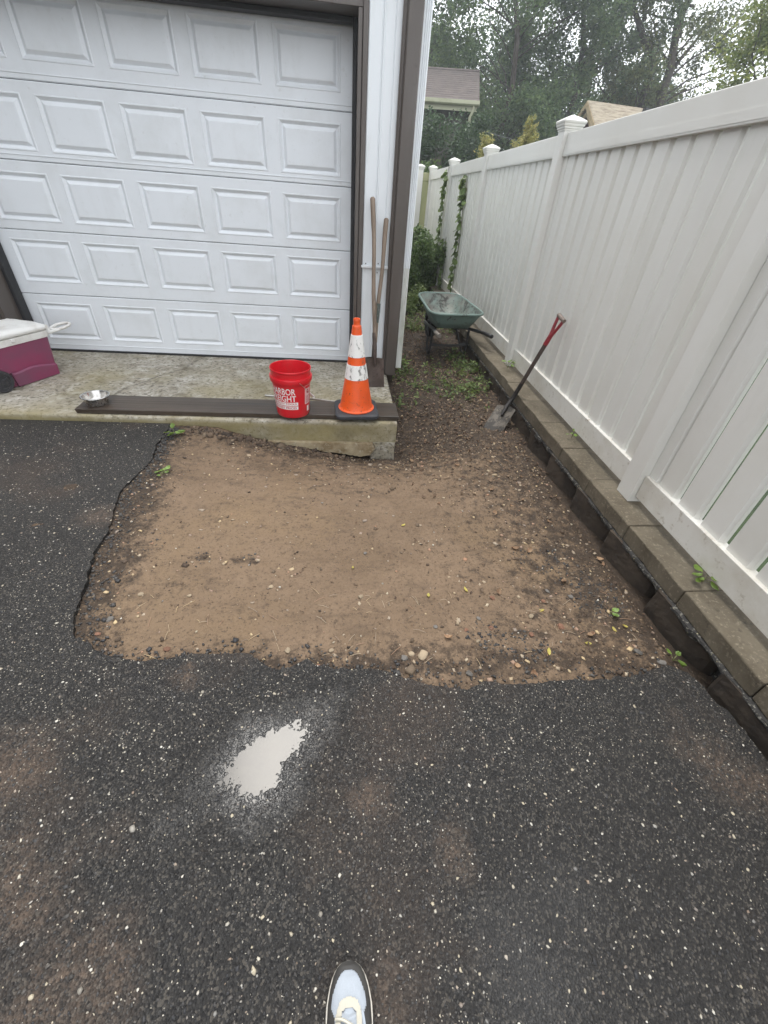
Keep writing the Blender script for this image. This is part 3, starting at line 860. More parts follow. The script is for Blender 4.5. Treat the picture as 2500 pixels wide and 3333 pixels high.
for k in range(-1, 5):
    x, y = post_xy(k)
    if post_me is None:
        p = obj('post', post_bm(), 'vinyl', fence); post_me = p.data
        c = obj('post_cap', cap_bm(), 'vinyl', p); cap_me = c.data
    else:
        p = link(bpy.data.objects.new('post', post_me), fence)
        c = link(bpy.data.objects.new('post_cap', cap_me), p)
    p.location = (x - 1.69, y - 1.87, 0.0)
    p.rotation_euler = (R(random.uniform(-.25, .25)), R(random.uniform(-.25, .25)), -FA)
BPITCH, BW, BT = 0.1735, 0.1460, 0.037
def boardbm():
    cx_, cy_ = 0.017, 0.013          # bevelled long edges
    return prism(BM(), [(0, cy_), (cx_, 0), (BT, 0), (BT, BW), (cx_, BW), (0, BW - cy_)], 0.160, 1.712, 'z')
board_me = rail_me = None
rot = Matrix.Rotation(-FA, 4, 'Z')
for k in range(-1, 4):
    x, y = post_xy(k)
    # panel local frame: origin at the post corner, y along the fence
    def place(o, lx, ly):
        v = rot @ Vector((lx, ly, 0))
        o.location = (x - 1.69 + v.x, y - 1.87 + v.y, 0)
        o.rotation_euler = (0, 0, -FA)
    for z0, z1 in ((0.040, 0.184), (1.700, 1.846)):
        key_ = 'lo' if z0 < 1 else 'hi'
        bm = BM()
        box(bm, 0.0, 0.062, 0.0, PITCHY - 0.127 - 0.004, z0, z1, 0.004, 2)
        if key_ == 'hi': box(bm, -0.002, 0.0005, 0.0, PITCHY - 0.131, z0 + 0.012, z0 + 0.052, 0.0)
        r_o = obj('rail', bm, 'vinyl_splashed' if key_ == 'lo' else 'vinyl', fence)
        place(r_o, 0.030, 0.129)
    for b in range(13):
        if board_me is None:
            o = obj('board', boardbm(), 'vinyl', fence); board_me = o.data
        else:
            o = link(bpy.data.objects.new('board', board_me), fence)
        place(o, 0.052 + random.uniform(-.0015, .0015), 0.129 + 0.002 + BPITCH * b)
    fl = obj('board', prism(BM(), [(0, 0.013), (0.017, 0), (BT, 0), (BT, 0.079), (0, 0.079)], 0.160, 1.712, 'z'), 'vinyl', fence)
    place(fl, 0.052, 0.132 + BPITCH * 12 + BW)
# older, mildewed fence closing the yard behind
bfence = thing('mildewed_fence', 'yellowish mildewed vinyl fence running across behind the garage', 'fence', (1.5, 11.78, 0.1))
for xx in (1.60, -0.84, -3.28):
    p = link(bpy.data.objects.new('post', post_me), bfence); p.location = (xx - 1.5, -0.03, 0.03)
    c = link(bpy.data.objects.new('post_cap', cap_me), p)
for xa, xb in ((1.732, 1.95), (-0.71, 1.598), (-3.15, -0.842)):
    for z0, z1 in ((0.04, 0.18), (1.70, 1.846)):
        obj('rail', bx(xa - 1.5, xb - 1.5, 0.0, 0.05, z0, z1, 0.004), 'vinyl_mildew', bfence)
    n = int((xb - xa) / 0.1735)
    for b in range(n + 1):
        xo = xa + b * 0.1735
        w = min(0.149, xb - xo - 0.004)
        if w < .02: continue
        obj('board', bx(xo - 1.5, xo + w - 1.5, 0.014, 0.038, 0.175, 1.706, 0.003), 'vinyl_mildew', bfence)

# ================================================================== RETAINING WALL under the fence
wall = thing('retaining_wall', 'low dark concrete block retaining wall with flat cap blocks under the white fence', 'wall', (1.75, 2.0, -0.3))
joints = [-1.08, -0.63, -0.19, 0.26, 0.713, 1.172, 1.648, 2.108, 2.525, 2.95, 3.40, 3.84, 4.29, 4.74, 5.19, 5.64, 6.09, 6.54, 6.99, 7.44, 7.89, 8.34, 8.79, 9.24, 9.7, 10.15, 10.6, 11.05, 11.5]
for i, (ya, yb) in enumerate(zip(joints[:-1], joints[1:])):
    dx = 0.0403 / 2.44 * max(0, ya - 3.0)
    bm = BM()
    x0 = 1.574 + dx + random.uniform(-0.006, 0.006)
    z1 = 0.121 + random.uniform(-0.003, 0.002)
    box(bm, x0, 1.955, ya + 0.002, yb - 0.002, 0.024, z1, 0.007, 2)
    es = [e for e in bm.edges if e.calc_length() > 0.2]
    bmesh.ops.subdivide_edges(bm, edges=es, cuts=18, use_grid_fill=True)
    for v in bm.verts:
        w = v.co
        k = 1.0 if w.x < x0 + 0.03 else 0.25
        v.co += Vector((0.006 * k * fract(w.y * 1.0 + i, w.z * 3, 9), 0, 0.004 * k * fract(w.y, w.x + i, 12)))
    obj('cap_block', bm, 'cap_concrete', wall, world=True)
fars = [-0.95, -0.50, -0.06, 0.39, 0.83, 1.275, 1.736, 2.170, 2.62, 3.04, 3.50, 3.93, 4.38, 4.83, 5.28, 5.73, 6.18]
for i, yf in enumerate(fars):
    dx = 0.0403 / 2.44 * max(0, yf - 3.0)
    yn = yf - 0.385 + random.uniform(-.012, .012)
    a = random.uniform(-0.006, 0.006)
    xf = 1.552 + dx + a
    poly = [(xf + 0.004, yf - 0.006), (xf, yf - 0.02), (xf + 0.010, yf - 0.12), (xf + 0.030, yf - 0.25), (xf + 0.072, yn + 0.02), (xf + 0.10, yn), (1.93, yn - 0.02), (1.93, yf + 0.0), (xf + 0.10, yf + 0.0)]
    bm = prism(BM(), poly, -0.45, 0.0225 + random.uniform(-.004, 0), 'z')
    bmesh.ops.subdivide_edges(bm, edges=[e for e in bm.edges if abs(e.verts[0].co.z - e.verts[1].co.z) > .2], cuts=24)
    bmesh.ops.subdivide_edges(bm, edges=[e for e in bm.edges if e.calc_length() > .06 and max(v.co.x for v in e.verts) < 1.72], cuts=4, use_grid_fill=True)
    for v in bm.verts:
        if v.co.x < 1.7: v.co.x += 0.005 * fract(v.co.y, v.co.z, 9) + .003 * fract(v.co.y + 3, v.co.z, 34)
    obj('base_block', bm, 'base_concrete', wall, world=True)
obj('core', bx(1.66, 1.94, -1.0, 11.4, -0.5, 0.012), 'tar_crust', wall, world=True)
# crumbling bitumen bead squeezed out under the caps
bm = BM()
ny_ = 420
rows = []
for i in range(ny_ + 1):
    y = -0.9 + 6.6 * i / ny_
    dx = 0.0403 / 2.44 * max(0, y - 3.0)
    a = 0.018 * abs(fract(y, 0.3, 7)) + 0.010 * fract(y, 3.3, 28)
    th = 0.018 + 0.035 * max(0, fract(y, 8.1, 3)) + 0.010 * fract(y, 5.0, 30)
    x = 1.575 + dx
    rows.append([(x + 0.03, y, 0.0245), (x - 0.004 - a, y, 0.0225), (x - 0.008 - a * 0.9, y, 0.0225 - th * 0.5), (x + 0.002 - a * .5, y, 0.014 - th * 1.1), (x + 0.06, y, -0.03 - th)])
loft(bm, rows, closed_ring=False, cap0=False, cap1=False)
obj('bitumen_bead', bm, 'tar_crust', wall, world=True)

# ================================================================== THINGS ON THE APRON
# ---- plank
PZ = 0.0395
pl = bx(-1.25, 1.25, -0.142, 0.142, 0.0015, PZ, 0.004, 2)
bmesh.ops.subdivide_edges(pl, edges=[e for e in pl.edges if e.calc_length() > 1], cuts=50, use_grid_fill=True)
for v in pl.verts:
    v.co.y += 0.003 * fract(v.co.x, v.co.z, 3)
    if v.co.z > 0.03: v.co.z -= 0.003 * max(0, fract(v.co.x * 2, v.co.y * 8, 2))
    if v.co.x < -1.2: v.co.x += 0.02 * fract(v.co.y * 3, v.co.z, 9)
plank = tag(obj('plank', pl, 'plank_wood'), 'long dark weathered wooden plank lying along the edge of the concrete apron', 'plank')
plank.location = (-0.800, 3.281, 0.0)
plank.rotation_euler = (0, 0, R(0.55))

# ---- red bucket
BKX, BKY = -0.410, 3.192
bucket = thing('bucket', 'open red plastic bucket with white lettering standing on the plank', 'bucket', (BKX, BKY, PZ))
BH = 0.368
def br(z): return 0.1275 + (0.1485 - 0.1275) * min(1, z / 0.30)
body = [(0.0, 0.004), (0.118, 0.004), (0.1235, 0.0), (0.127, 0.006)] + [(br(z), z) for z in np.linspace(0.02, 0.272, 8)]
body += [(0.1492, 0.300), (0.1500, 0.340), (0.1515, 0.352), (0.1555, 0.356), (0.1560, BH - 0.004), (0.1535, BH), (0.1500, BH - 0.002), (0.1475, 0.34), (0.1455, 0.26), (0.1245, 0.012), (0.0, 0.010)]
obj('body', lathe(BM(), body, 64), 'bucket_red', bucket, smooth=True)
col = [(0.1480, 0.312), (0.1600, 0.311), (0.1622, 0.306), (0.1600, 0.276), (0.1575, 0.270), (0.1480, 0.274), (0.1490, 0.29)]
obj('collar', lathe(BM(), col, 64, close=True), 'bucket_red', bucket, smooth=True)
# bail
pa = R(-62)
a_ = Vector((math.cos(pa), math.sin(pa), 0)); b_ = Vector((math.cos(pa + R(90)), math.sin(pa + R(90)), 0))
dn = Vector((0, 0, -1))
bail = []
Lb, ph = 0.252, R(47)
for i in range(33):
    t = math.pi * i / 32
    bail.append(Vector((0, 0, 0.292)) + a_ * (0.1655 * math.cos(t)) + (b_ * math.cos(ph) + dn * math.sin(ph)) * (Lb * math.sin(t)))
hb = tube(BM(), bail, 0.0021, 6)
hd = obj('bail_handle', hb, 'wire_metal', bucket, smooth=True)
obj('grip', tube(BM(), bail[13:20], 0.0085, 10), 'grip_white', hd, smooth=True)
for s in (1, -1):
    p0 = Vector((0, 0, 0.292)) + a_ * (0.158 * s)
    obj('ear', tube(BM(), [p0, p0 + a_ * (0.008 * s)], 0.013, 12), 'bucket_red', bucket, smooth=True)
# wrapped printing
def text_tris(s, width, height, bold=0.02):
    cu = bpy.data.curves.new('print_text', 'FONT')
    cu.body = s; cu.size = 1.0; cu.offset = bold; cu.resolution_u = 3
    ob = bpy.data.objects.new('print_text', cu); C.objects.link(ob)
    dg = bpy.context.evaluated_depsgraph_get()
    me = ob.evaluated_get(dg).to_mesh()
    bm = BM(); bm.from_mesh(me)
    ob.evaluated_get(dg).to_mesh_clear()
    bpy.data.objects.remove(ob); bpy.data.curves.remove(cu)
    bmesh.ops.triangulate(bm, faces=bm.faces)
    xs_ = [v.co.x for v in bm.verts]; ys_ = [v.co.y for v in bm.verts]
    x0, x1, y0, y1 = min(xs_), max(xs_), min(ys_), max(ys_)
    for v in bm.verts:
        v.co.x = ((v.co.x - x0) / (x1 - x0) - 0.5) * width
        v.co.y = ((v.co.y - y0) / (y1 - y0) - 0.5) * height
        v.co.z = 0
    for _ in range(2):
        es = [e for e in bm.edges if abs(e.verts[0].co.x - e.verts[1].co.x) > 0.006]
        if es: bmesh.ops.subdivide_edges(bm, edges=es, cuts=1)
    bmesh.ops.triangulate(bm, faces=bm.faces)
    return bm
def rect_bm(width, height, nx=12, ny=4):
    bm = BM()
    g = [[bm.verts.new((-width / 2 + width * i / nx, -height / 2 + height * j / ny, 0)) for i in range(nx + 1)] for j in range(ny + 1)]
    for j in range(ny):
        for i in range(nx): bm.faces.new((g[j][i], g[j][i + 1], g[j + 1][i + 1], g[j + 1][i]))
    return bm
def wrap(bm, ang, zc, lift):
    for v in bm.verts:
        z = zc + v.co.y; r = br(z) + lift
        t = ang + v.co.x / 0.140
        v.co = Vector((r * math.cos(t), r * math.sin(t), z))
    return bm
A0 = R(-115)
obj('lettering', wrap(text_tris('HARBOR', 0.205, 0.050, 0.014), A0, 0.218, 0.0010), 'bucket_ink', bucket)
obj('lettering', wrap(text_tris('FREIGHT', 0.212, 0.050, 0.014), A0, 0.163, 0.0010), 'bucket_ink', bucket)
for s, zc in (('QUALITY TOOLS', 0.119), ('LOWEST PRICES', 0.087)):
    st = obj('printed_bar', wrap(rect_bm(0.226, 0.0275, 30, 3), A0 + R(3), zc, 0.0008), 'bucket_ink', bucket)
    obj('lettering', wrap(text_tris(s, 0.205, 0.0175, 0.018), A0 + R(2), zc, 0.0014), 'bucket_red_ink', st)
lab = obj('label', wrap(rect_bm(0.066, 0.150, 10, 10), R(-27), 0.178, 0.0009), 'label_paper', bucket)
for i in range(9):
    w_ = 0.050 - 0.012 * ((i * 7) % 3) / 2
    obj('label_line', wrap(rect_bm(w_, 0.0024, 6, 1), R(-27) - (0.05 - w_) / 2 / .14, 0.168 - 0.0068 * i, 0.0014), 'label_ink', lab)
obj('label_heading', wrap(rect_bm(0.060, 0.020, 6, 2), R(-27), 0.240, 0.0014), 'bucket_red_ink', lab)
# warning pictogram: a leaning figure over a bucket, as plain shapes
pg = BM()
for cx_, cy_, w_, h_ in ((0, 0.012, 0.012, 0.010), (-0.004, 0.0, 0.020, 0.012), (0.006, -0.010, 0.026, 0.010), (-0.010, -0.008, 0.006, 0.014)):
    q = rect_bm(w_, h_, 3, 2)
    for v in q.verts: v.co.x += cx_; v.co.y += cy_
    me_ = bpy.data.meshes.new('tmp_shape'); q.to_mesh(me_); pg.from_mesh(me_); q.free(); bpy.data.meshes.remove(me_)
obj('pictogram', wrap(pg, R(-27), 0.205, 0.0015), 'label_ink', lab)
obj('label', wrap(rect_bm(0.030, 0.046, 6, 4), R(-24), 0.062, 0.0009), 'label_white', bucket)

# ---- traffic cone
CX, CY = 0.100, 3.235
cone = thing('traffic_cone', 'scuffed orange traffic cone with two white reflective bands on a black base', 'traffic cone', (CX, CY, PZ + .001), R(3))
cone.rotation_euler = (0, R(-0.9), R(3))
bm = BM()
loft(bm, [rrect(0.168, 0.168, 0.04, 0.0), rrect(0.174, 0.174, 0.045, 0.006), rrect(0.174, 0.174, 0.045, 0.026), rrect(0.166, 0.166, 0.042, 0.034), rrect(0.150, 0.150, 0.04, 0.036)])
obj('base', bm, 'cone_rubber', cone, smooth=True)
def cr(z): return interp(z, [0.036, 0.055, 0.287, 0.396, 0.453, 0.610, 0.660], [0.1365, 0.1315, 0.0900, 0.0715, 0.0640, 0.0405, 0.0345])
prof = [(0.0, 0.034), (0.144, 0.0345), (0.1465, 0.038), (0.146, 0.043), (0.138, 0.046)] + [(cr(z), z) for z in np.linspace(0.055, 0.66, 14)]
prof += [(0.0335, 0.668), (0.0255, 0.676), (0.0238, 0.690), (0.0255, 0.700), (0.0262, 0.712), (0.0235, 0.718), (0.0185, 0.716), (0.018, 0.66), (0.0, 0.655)]
obj('body', lathe(BM(), prof, 48), 'cone_orange', cone, smooth=True)
for z0, z1 in ((0.287, 0.396), (0.453, 0.610)):
    pr_ = [(cr(z0) + 0.0005, z0), (cr(z0) + 0.0030, z0 + 0.001)] + [(cr(z) + 0.0030, z) for z in np.linspace(z0 + .004, z1 - .004, 5)] + [(cr(z1) + 0.0030, z1 - 0.001), (cr(z1) + 0.0005, z1)]
    obj('reflective_band', lathe(BM(), pr_, 48), 'cone_white', cone, smooth=True)

# ---- steel bowl
bm = lathe(BM(), [(0.0, 0.004), (0.060, 0.004), (0.066, 0.0), (0.074, 0.003), (0.082, 0.022), (0.088, 0.060), (0.0895, 0.066), (0.1005, 0.0655), (0.1025, 0.068), (0.1005, 0.0705), (0.0890, 0.0700), (0.0865, 0.064), (0.0800, 0.022), (0.070, 0.0065), (0.0, 0.006)], 48)
bowl = tag(obj('bowl', bm, 'steel', smooth=True), 'stainless steel pet bowl on the end of the dark plank', 'bowl')
bowl.location = (-1.931, 3.240, PZ)

# ---- thin metal rod lying behind the plank
bm = tube(BM(), [(-0.70, 3.586, 0.008), (-0.50, 3.571, 0.008), (-0.30, 3.548, 0.008), (-0.06, 3.489, 0.008)], 0.0075, 8)
tag(obj('metal_rod', bm, 'wire_metal', smooth=True), 'thin metal rod lying on the concrete behind the bucket', 'rod')

# ---- cooler
cooler = thing('cooler', 'magenta wheeled picnic cooler with dirty white lid and tow handle', 'cooler', (-2.857, 3.765, 0.0), R(68))
def tap(z): return 0.014 * (z / 0.33)
L2, W2 = 0.305, 0.178
bm = BM()
loft(bm, [rrect(L2 - .03, W2 - .02, 0.04, 0.004), rrect(L2 - .012, W2 - .012, 0.045, 0.012), rrect(L2 + .002, W2 + .002, 0.05, 0.17), rrect(L2 + 0.014, W2 + 0.012, 0.055, 0.322)])
obj('body', bm, 'cooler_magenta', cooler, smooth=True)
# bulged lower skirt with a wavy top and a wheel arch, on both long sides
def skirt(side):
    top = []
    for i in range(41):
        x = -L2 + 0.03 + (2 * L2 - 0.06) * i / 40
        z = 0.115 + 0.016 * math.sin((x + 0.06) * 13) + 0.10 * math.exp(-((x + 0.215) / 0.085) ** 2)
        top.append((x, z))
    bot = []
    for i in range(41):
        x = L2 - 0.03 - (2 * L2 - 0.06) * i / 40
        d = abs(x + 0.215)
        z = 0.006 if d > 0.105 else 0.085 + math.sqrt(max(0, 0.105 ** 2 - d * d))
        bot.append((x, max(0.006, z)))
    bm = BM()
    y = lambda z: side * (W2 - 0.008 + 0.014 * min(1, z / 0.17))
    n = len(top)
    A = [bm.verts.new((x, y(z), z)) for x, z in top]
    Bv = [bm.verts.new((x, y(z) + side * 0.012, max(0.006, z - 0.012))) for x, z in top]
    Cc = [bm.verts.new((x, y(z) + side * 0.012, z)) for x, z in reversed(bot)]
    D = [bm.verts.new((x, y(z) - side * 0.02, z)) for x, z in reversed(bot)]
    for i in range(n - 1):
        bm.faces.new((A[i], A[i + 1], Bv[i + 1], Bv[i])); bm.faces.new((Bv[i], Bv[i + 1], Cc[i + 1], Cc[i])); bm.faces.new((Cc[i], Cc[i + 1], D[i + 1], D[i]))
    for i in (0, n - 1): bm.faces.new((A[i], Bv[i], Cc[i], D[i]))
    return bm
for s in (-1, 1): obj('side_skirt', skirt(s), 'cooler_magenta', cooler, smooth=True)
bm = BM()
loft(bm, [rrect(L2 + 0.012, W2 + 0.010, 0.055, 0.320), rrect(L2 + 0.022, W2 + 0.020, 0.06, 0.3235), rrect(L2 + 0.023, W2 + 0.021, 0.06, 0.372), rrect(L2 + 0.018, W2 + 0.016, 0.058, 0.3735)])
obj('rim_band', bm, 'cooler_white', cooler, smooth=True)
bm = BM()
rings = [rrect(L2 + 0.018, W2 + 0.016, 0.058, 0.3775, 8), rrect(L2 + 0.025, W2 + 0.023, 0.06, 0.381, 8), rrect(L2 + 0.025, W2 + 0.023, 0.06, 0.404, 8), rrect(L2 + 0.012, W2 + 0.010, 0.055, 0.418, 8), rrect(L2 - 0.03, W2 - 0.03, 0.04, 0.428, 8), rrect(L2 - 0.06, W2 - 0.06, 0.03, 0.422, 8), rrect(L2 - 0.12, W2 - 0.10, 0.02, 0.426, 8)]
loft(bm, rings)
bmesh.ops.subdivide_edges(bm, edges=[e for e in bm.edges if min(v.co.z for v in e.verts) > 0.40], cuts=2, use_grid_fill=True)
for v in bm.verts:
    if v.co.z > 0.408: v.co.z += 0.010 * fract(v.co.x * 2, v.co.y * 2, 5)
lid = obj('lid', bm, 'cooler_white', cooler, smooth='all')
for yy in (-W2 + 0.03, W2 - 0.03):
    obj('hinge', tube(BM(), [(L2 + 0.018, yy - 0.03, 0.392), (L2 + 0.018, yy + 0.03, 0.392)], 0.019, 14), 'cooler_white', lid, smooth=True)
obj('latch', bx(-0.02, 0.012, -W2 - 0.030, -W2 - 0.019, 0.345, 0.372, 0.004), 'cooler_white', cooler)
# tow handle: fork plus loop
hx, hy, hz = L2 + 0.02, -W2 + 0.055, 0.345
loopp = []
for i in range(20):
    a = 2 * math.pi * i / 20
    loopp.append((hx + 0.165 + 0.085 * math.cos(a), hy + 0.058 * math.sin(a), hz + 0.012 + 0.010 * math.cos(a)))
hb = tube(BM(), loopp, 0.012, 10, closed=True)
hh = obj('tow_handle', hb, 'cooler_white', cooler, smooth=True)
bm = BM()
tube(bm, [(hx - 0.03, hy - 0.022, hz - 0.012), (hx + 0.05, hy - 0.02, hz - 0.008), (hx + 0.11, hy - 0.045, hz + 0.002), (hx + 0.17, hy - 0.058, hz + 0.010)], [0.016, 0.014, 0.012, 0.011], 8)
tube(bm, [(hx - 0.03, hy + 0.022, hz - 0.012), (hx + 0.05, hy + 0.02, hz - 0.008), (hx + 0.11, hy + 0.045, hz + 0.002), (hx + 0.17, hy + 0.058, hz + 0.010)], [0.016, 0.014, 0.012, 0.011], 8)
obj('arm', bm, 'cooler_white', hh, smooth=True)
for s in (-1, 1):
    wr, wx, wy = 0.085, -0.215, s * (W2 + 0.012)
    prof = [(0.050, -0.022), (0.078, -0.022), (wr, -0.015), (wr, 0.015), (0.078, 0.022), (0.064, 0.022), (0.062, 0.016), (0.050, 0.016)]
    bm = lathe(BM(), prof, 36, close=True)
    bmesh.ops.rotate(bm, verts=bm.verts, cent=(0, 0, 0), matrix=Matrix.Rotation(R(90) * (1 if s < 0 else -1), 3, 'X'))
    bmesh.ops.translate(bm, verts=bm.verts, vec=(wx, wy, wr + 0.001))
    wh = obj('wheel', bm, 'wheel_plastic', cooler, smooth=True)
    bm = lathe(BM(), [(0.0, 0.0), (0.058, 0.0), (0.060, 0.010), (0.022, 0.008), (0.018, 0.020), (0.0, 0.021)], 24)
    for k in range(5):
        box(bm, 0.018, 0.061, -0.006, 0.006, 0.008, 0.016, 0.001, mtx=Matrix.Rotation(2 * math.pi * k / 5 + .4, 4, 'Z'))
    bmesh.ops.rotate(bm, verts=bm.verts, cent=(0, 0, 0), matrix=Matrix.Rotation(R(90) * (1 if s < 0 else -1), 3, 'X'))
    bmesh.ops.translate(bm, verts=bm.verts, vec=(wx, wy, wr + 0.001))
    obj('hub', bm, 'wheel_plastic', wh, smooth=True)

# ---- two long-handled shovels leaning on the corner siding
def long_shovel(name, label, foot, top, blade_w, blade_l, mat_band, seed):
    foot, top = Vector(foot), Vector(top)
    t = thing(name, label, 'shovel', foot)
    d = (top - foot).normalized(); L = (top - foot).length
    side = Vector((1, 0, 0)) - d * d.x; side.normalize()
    nrm = side.cross(d)            # points away from the wall (towards -y)
    if nrm.y > 0: nrm = -nrm
    # blade: dished sheet
    bm = BM(); n, mrows = 10, 8
    front, back = [], []
    for j in range(mrows + 1):
        v = j / mrows
        s = v * blade_l
        rf, rb = [], []
        for i in range(n + 1):
            u = -1 + 2 * i / n
            w = blade_w / 2 * (1.0 - 0.06 * v)
            dish = 0.016 * (u * u) + (0.020 * max(0, (v - 0.75) / 0.25) ** 2 * (1 - u * u))
            drop = 0.010 * (u * u) * (1 if j == mrows else 0)
            p = d * (s - drop) + side * (u * w) + nrm * (0.010 + dish)
            rf.append(bm.verts.new(p)); rb.append(bm.verts.new(p - nrm * 0.003))
        front.append(rf); back.append(rb)
    for j in range(mrows):
        for i in range(n):
            bm.faces.new((front[j][i], front[j][i + 1], front[j + 1][i + 1], front[j + 1][i]))
            bm.faces.new((back[j][i], back[j + 1][i], back[j + 1][i + 1], back[j][i + 1]))
    for j in range(mrows):
        for i in (0, n): bm.faces.new((front[j][i], front[j + 1][i], back[j + 1][i], back[j][i]))
    for i in range(n):
        for j in (0, mrows): bm.faces.new((front[j][i], front[j][i + 1], back[j][i + 1], back[j][i]))
    bl = obj('blade', bm, 'rusty_steel', t, smooth=True)
    sk = obj('socket', tube(BM(), [d * (blade_l * 0.72) + nrm * 0.016, d * (blade_l + 0.02) + nrm * 0.014, d * (blade_l + 0.10) + nrm * 0.008, d * (blade_l + 0.215) + nrm * 0.004], [0.011, 0.019, 0.021, 0.0205], 12), 'rusty_steel', t, smooth=True)
    pts_, rad = [], []
    for i in range(20):
        s = blade_l + 0.13 + (L - blade_l - 0.13) * i / 19
        pts_.append(d * s + nrm * 0.004 + side * (0.004 * math.sin(i * .5 + seed)))
        rad.append(0.0185 + 0.0015 * math.cos(i / 19 * 5) + (0.0018 if i > 15 else 0))
    pts_ += [d * (L + 0.006) + nrm * 0.004, d * (L + 0.012) + nrm * 0.004]; rad += [0.0165, 0.008]
    hnd = obj('handle', tube(BM(), pts_, rad, 14), 'ash_handle', t, smooth=True)
    if mat_band:
        obj('worn_paint_band', tube(BM(), [d * s + nrm * 0.004 for s in (blade_l + 0.30, blade_l + 0.36, blade_l + 0.42, blade_l + 0.46)], 0.0205, 14), 'ash_handle_tape', hnd, smooth=True)
    return t
long_shovel('shovel', 'rusty flat-bladed shovel with long wooden handle leaning in front of another', (0.298, 3.900, 0.002), (0.228, 4.255, 1.452), 0.172, 0.268, False, 1)
long_shovel('shovel', 'shorter long-handled shovel with dark worn band, leaning behind the rusty flat-bladed one', (0.258, 3.985, 0.002), (0.350, 4.250, 1.318), 0.16, 0.250, True, 2)

# ---- red D-handled spade leaning on the fence
tip = Vector((1.348, 3.325, -0.150)); neck = Vector((1.533, 3.525, 0.055)); top = Vector((1.700, 3.385, 0.800))
spade = thing('spade', 'spade with red D-handle and muddy steel blade leaning against the white fence', 'spade', tip)
d1 = (neck - tip); bl_len = d1.length * 0.80; d1n = d1.normalized()
side = Vector((0.66, -0.72, 0.10)); side -= d1n * side.dot(d1n); side.normalize()
nrm = d1n.cross(side)
if nrm.z < 0: nrm = -nrm
bm = BM(); n, mrows = 10, 10
front, back = [], []
for j in range(mrows + 1):
    v = j / mrows; rf, rb = [], []
    for i in range(n + 1):
        u = -1 + 2 * i / n
        w = 0.098 * (1 - 0.05 * v)
        dish = 0.014 * u * u + 0.022 * max(0, (v - .7) / .3) ** 2 * (1 - abs(u))
        p = d1n * (v * bl_len - (0.018 * u * u if j == mrows else 0)) + side * (u * w) + nrm * dish
        rf.append(bm.verts.new(p)); rb.append(bm.verts.new(p - nrm * 0.004))
    front.append(rf); back.append(rb)
for j in range(mrows):
    for i in range(n):
        bm.faces.new((front[j][i], front[j][i + 1], front[j + 1][i + 1], front[j + 1][i]))
        bm.faces.new((back[j][i], back[j + 1][i], back[j + 1][i + 1], back[j][i + 1]))
    for i in (0, n): bm.faces.new((front[j][i], front[j + 1][i], back[j + 1][i], back[j][i]))
for i in range(n):
    for j in (0, mrows): bm.faces.new((front[j][i], front[j][i + 1], back[j][i + 1], back[j][i]))
obj('blade', bm, 'spade_steel', spade, smooth=True)
L_ = lambda p: p - tip
sh = (top - neck).normalized()
npt = [tip + d1n * bl_len * 0.62 + nrm * 0.010, tip + d1n * bl_len * 0.95 + nrm * 0.020, neck - d1n * 0.02 + nrm * 0.012, neck + sh * 0.04, neck + sh * 0.10, neck + sh * 0.19]
obj('neck', tube(BM(), [L_(p) for p in npt], [0.012, 0.019, 0.0205, 0.0205, 0.0195, 0.0185], 12), 'spade_neck', spade, smooth=True)
obj('shaft', tube(BM(), [L_(neck + sh * (0.15 + (0.565 - 0.15) * i / 10)) for i in range(11)], 0.0178, 12), 'spade_shaft', spade, smooth=True)
# D handle: fork arms in a plane close to the fence
fdir = Vector((0.02, -1, -0.28)); fdir -= sh * sh.dot(fdir); fdir.normalize()
f0 = neck + sh * 0.555
bm = BM()
tube(bm, [L_(f0), L_(f0 + sh * 0.075)], [0.0195, 0.0190], 12)
for s in (-1, 1):
    arm = [f0 + sh * 0.06, f0 + sh * 0.10 + fdir * (0.012 * s), f0 + sh * 0.15 + fdir * (0.030 * s), f0 + sh * 0.205 + fdir * (0.043 * s), f0 + sh * 0.228 + fdir * (0.046 * s)]
    tube(bm, [L_(p) for p in arm], [0.017, 0.0135, 0.0125, 0.0125, 0.0130], 10)
dh = obj('d_handle', bm, 'spade_red', spade, smooth=True)
obj('grip', tube(BM(), [L_(f0 + sh * 0.226 - fdir * 0.058), L_(f0 + sh * 0.226), L_(f0 + sh * 0.226 + fdir * 0.058)], [0.0155, 0.0170, 0.0155], 14), 'grip_grey', dh, smooth=True)

# ---- wheelbarrow
WB = (1.30, 5.42, -0.085)
wb = thing('wheelbarrow', 'muddy green wheelbarrow with black legs standing in the weedy strip by the fence', 'wheelbarrow', WB, R(7))
def tray_ring(z, yb, yf, hwb, hwf, r, inset=0.0, n=6):
    """rounded trapezoid in plan: rear edge at yb, front edge at yf"""
    pts_ = []
    corners = [(hwf - inset, yf - inset), (-(hwf - inset), yf - inset), (-(hwb - inset), yb + inset), (hwb - inset, yb + inset)]
    for k in range(4):
        p = Vector(corners[k]); a = Vector(corners[k - 1]); b = Vector(corners[(k + 1) % 4])
        da = (a - p).normalized(); db = (b - p).normalized()
        for i in range(n + 1):
            t = i / n
            q = (p + da * r) * (1 - t) ** 2 + p * (2 * t * (1 - t)) + (p + db * r) * t * t
            pts_.append((q.x, q.y, z))
    return pts_
def zr(y): return 0.0
def tilt(ring, zb, zf, yb, yf): return [(x, y, z + zb + (zf - zb) * (y - yb) / (yf - yb)) for x, y, z in ring]
top_o = tilt(tray_ring(0, -0.30, 0.60, 0.335, 0.275, 0.17), 0.515, 0.585, -0.30, 0.60)
mid_o = tilt(tray_ring(0, -0.25, 0.50, 0.275, 0.215, 0.13), 0.42, 0.45, -0.25, 0.50)
bot_o = tilt(tray_ring(0, -0.20, 0.36, 0.215, 0.165, 0.10), 0.345, 0.315, -0.20, 0.36)
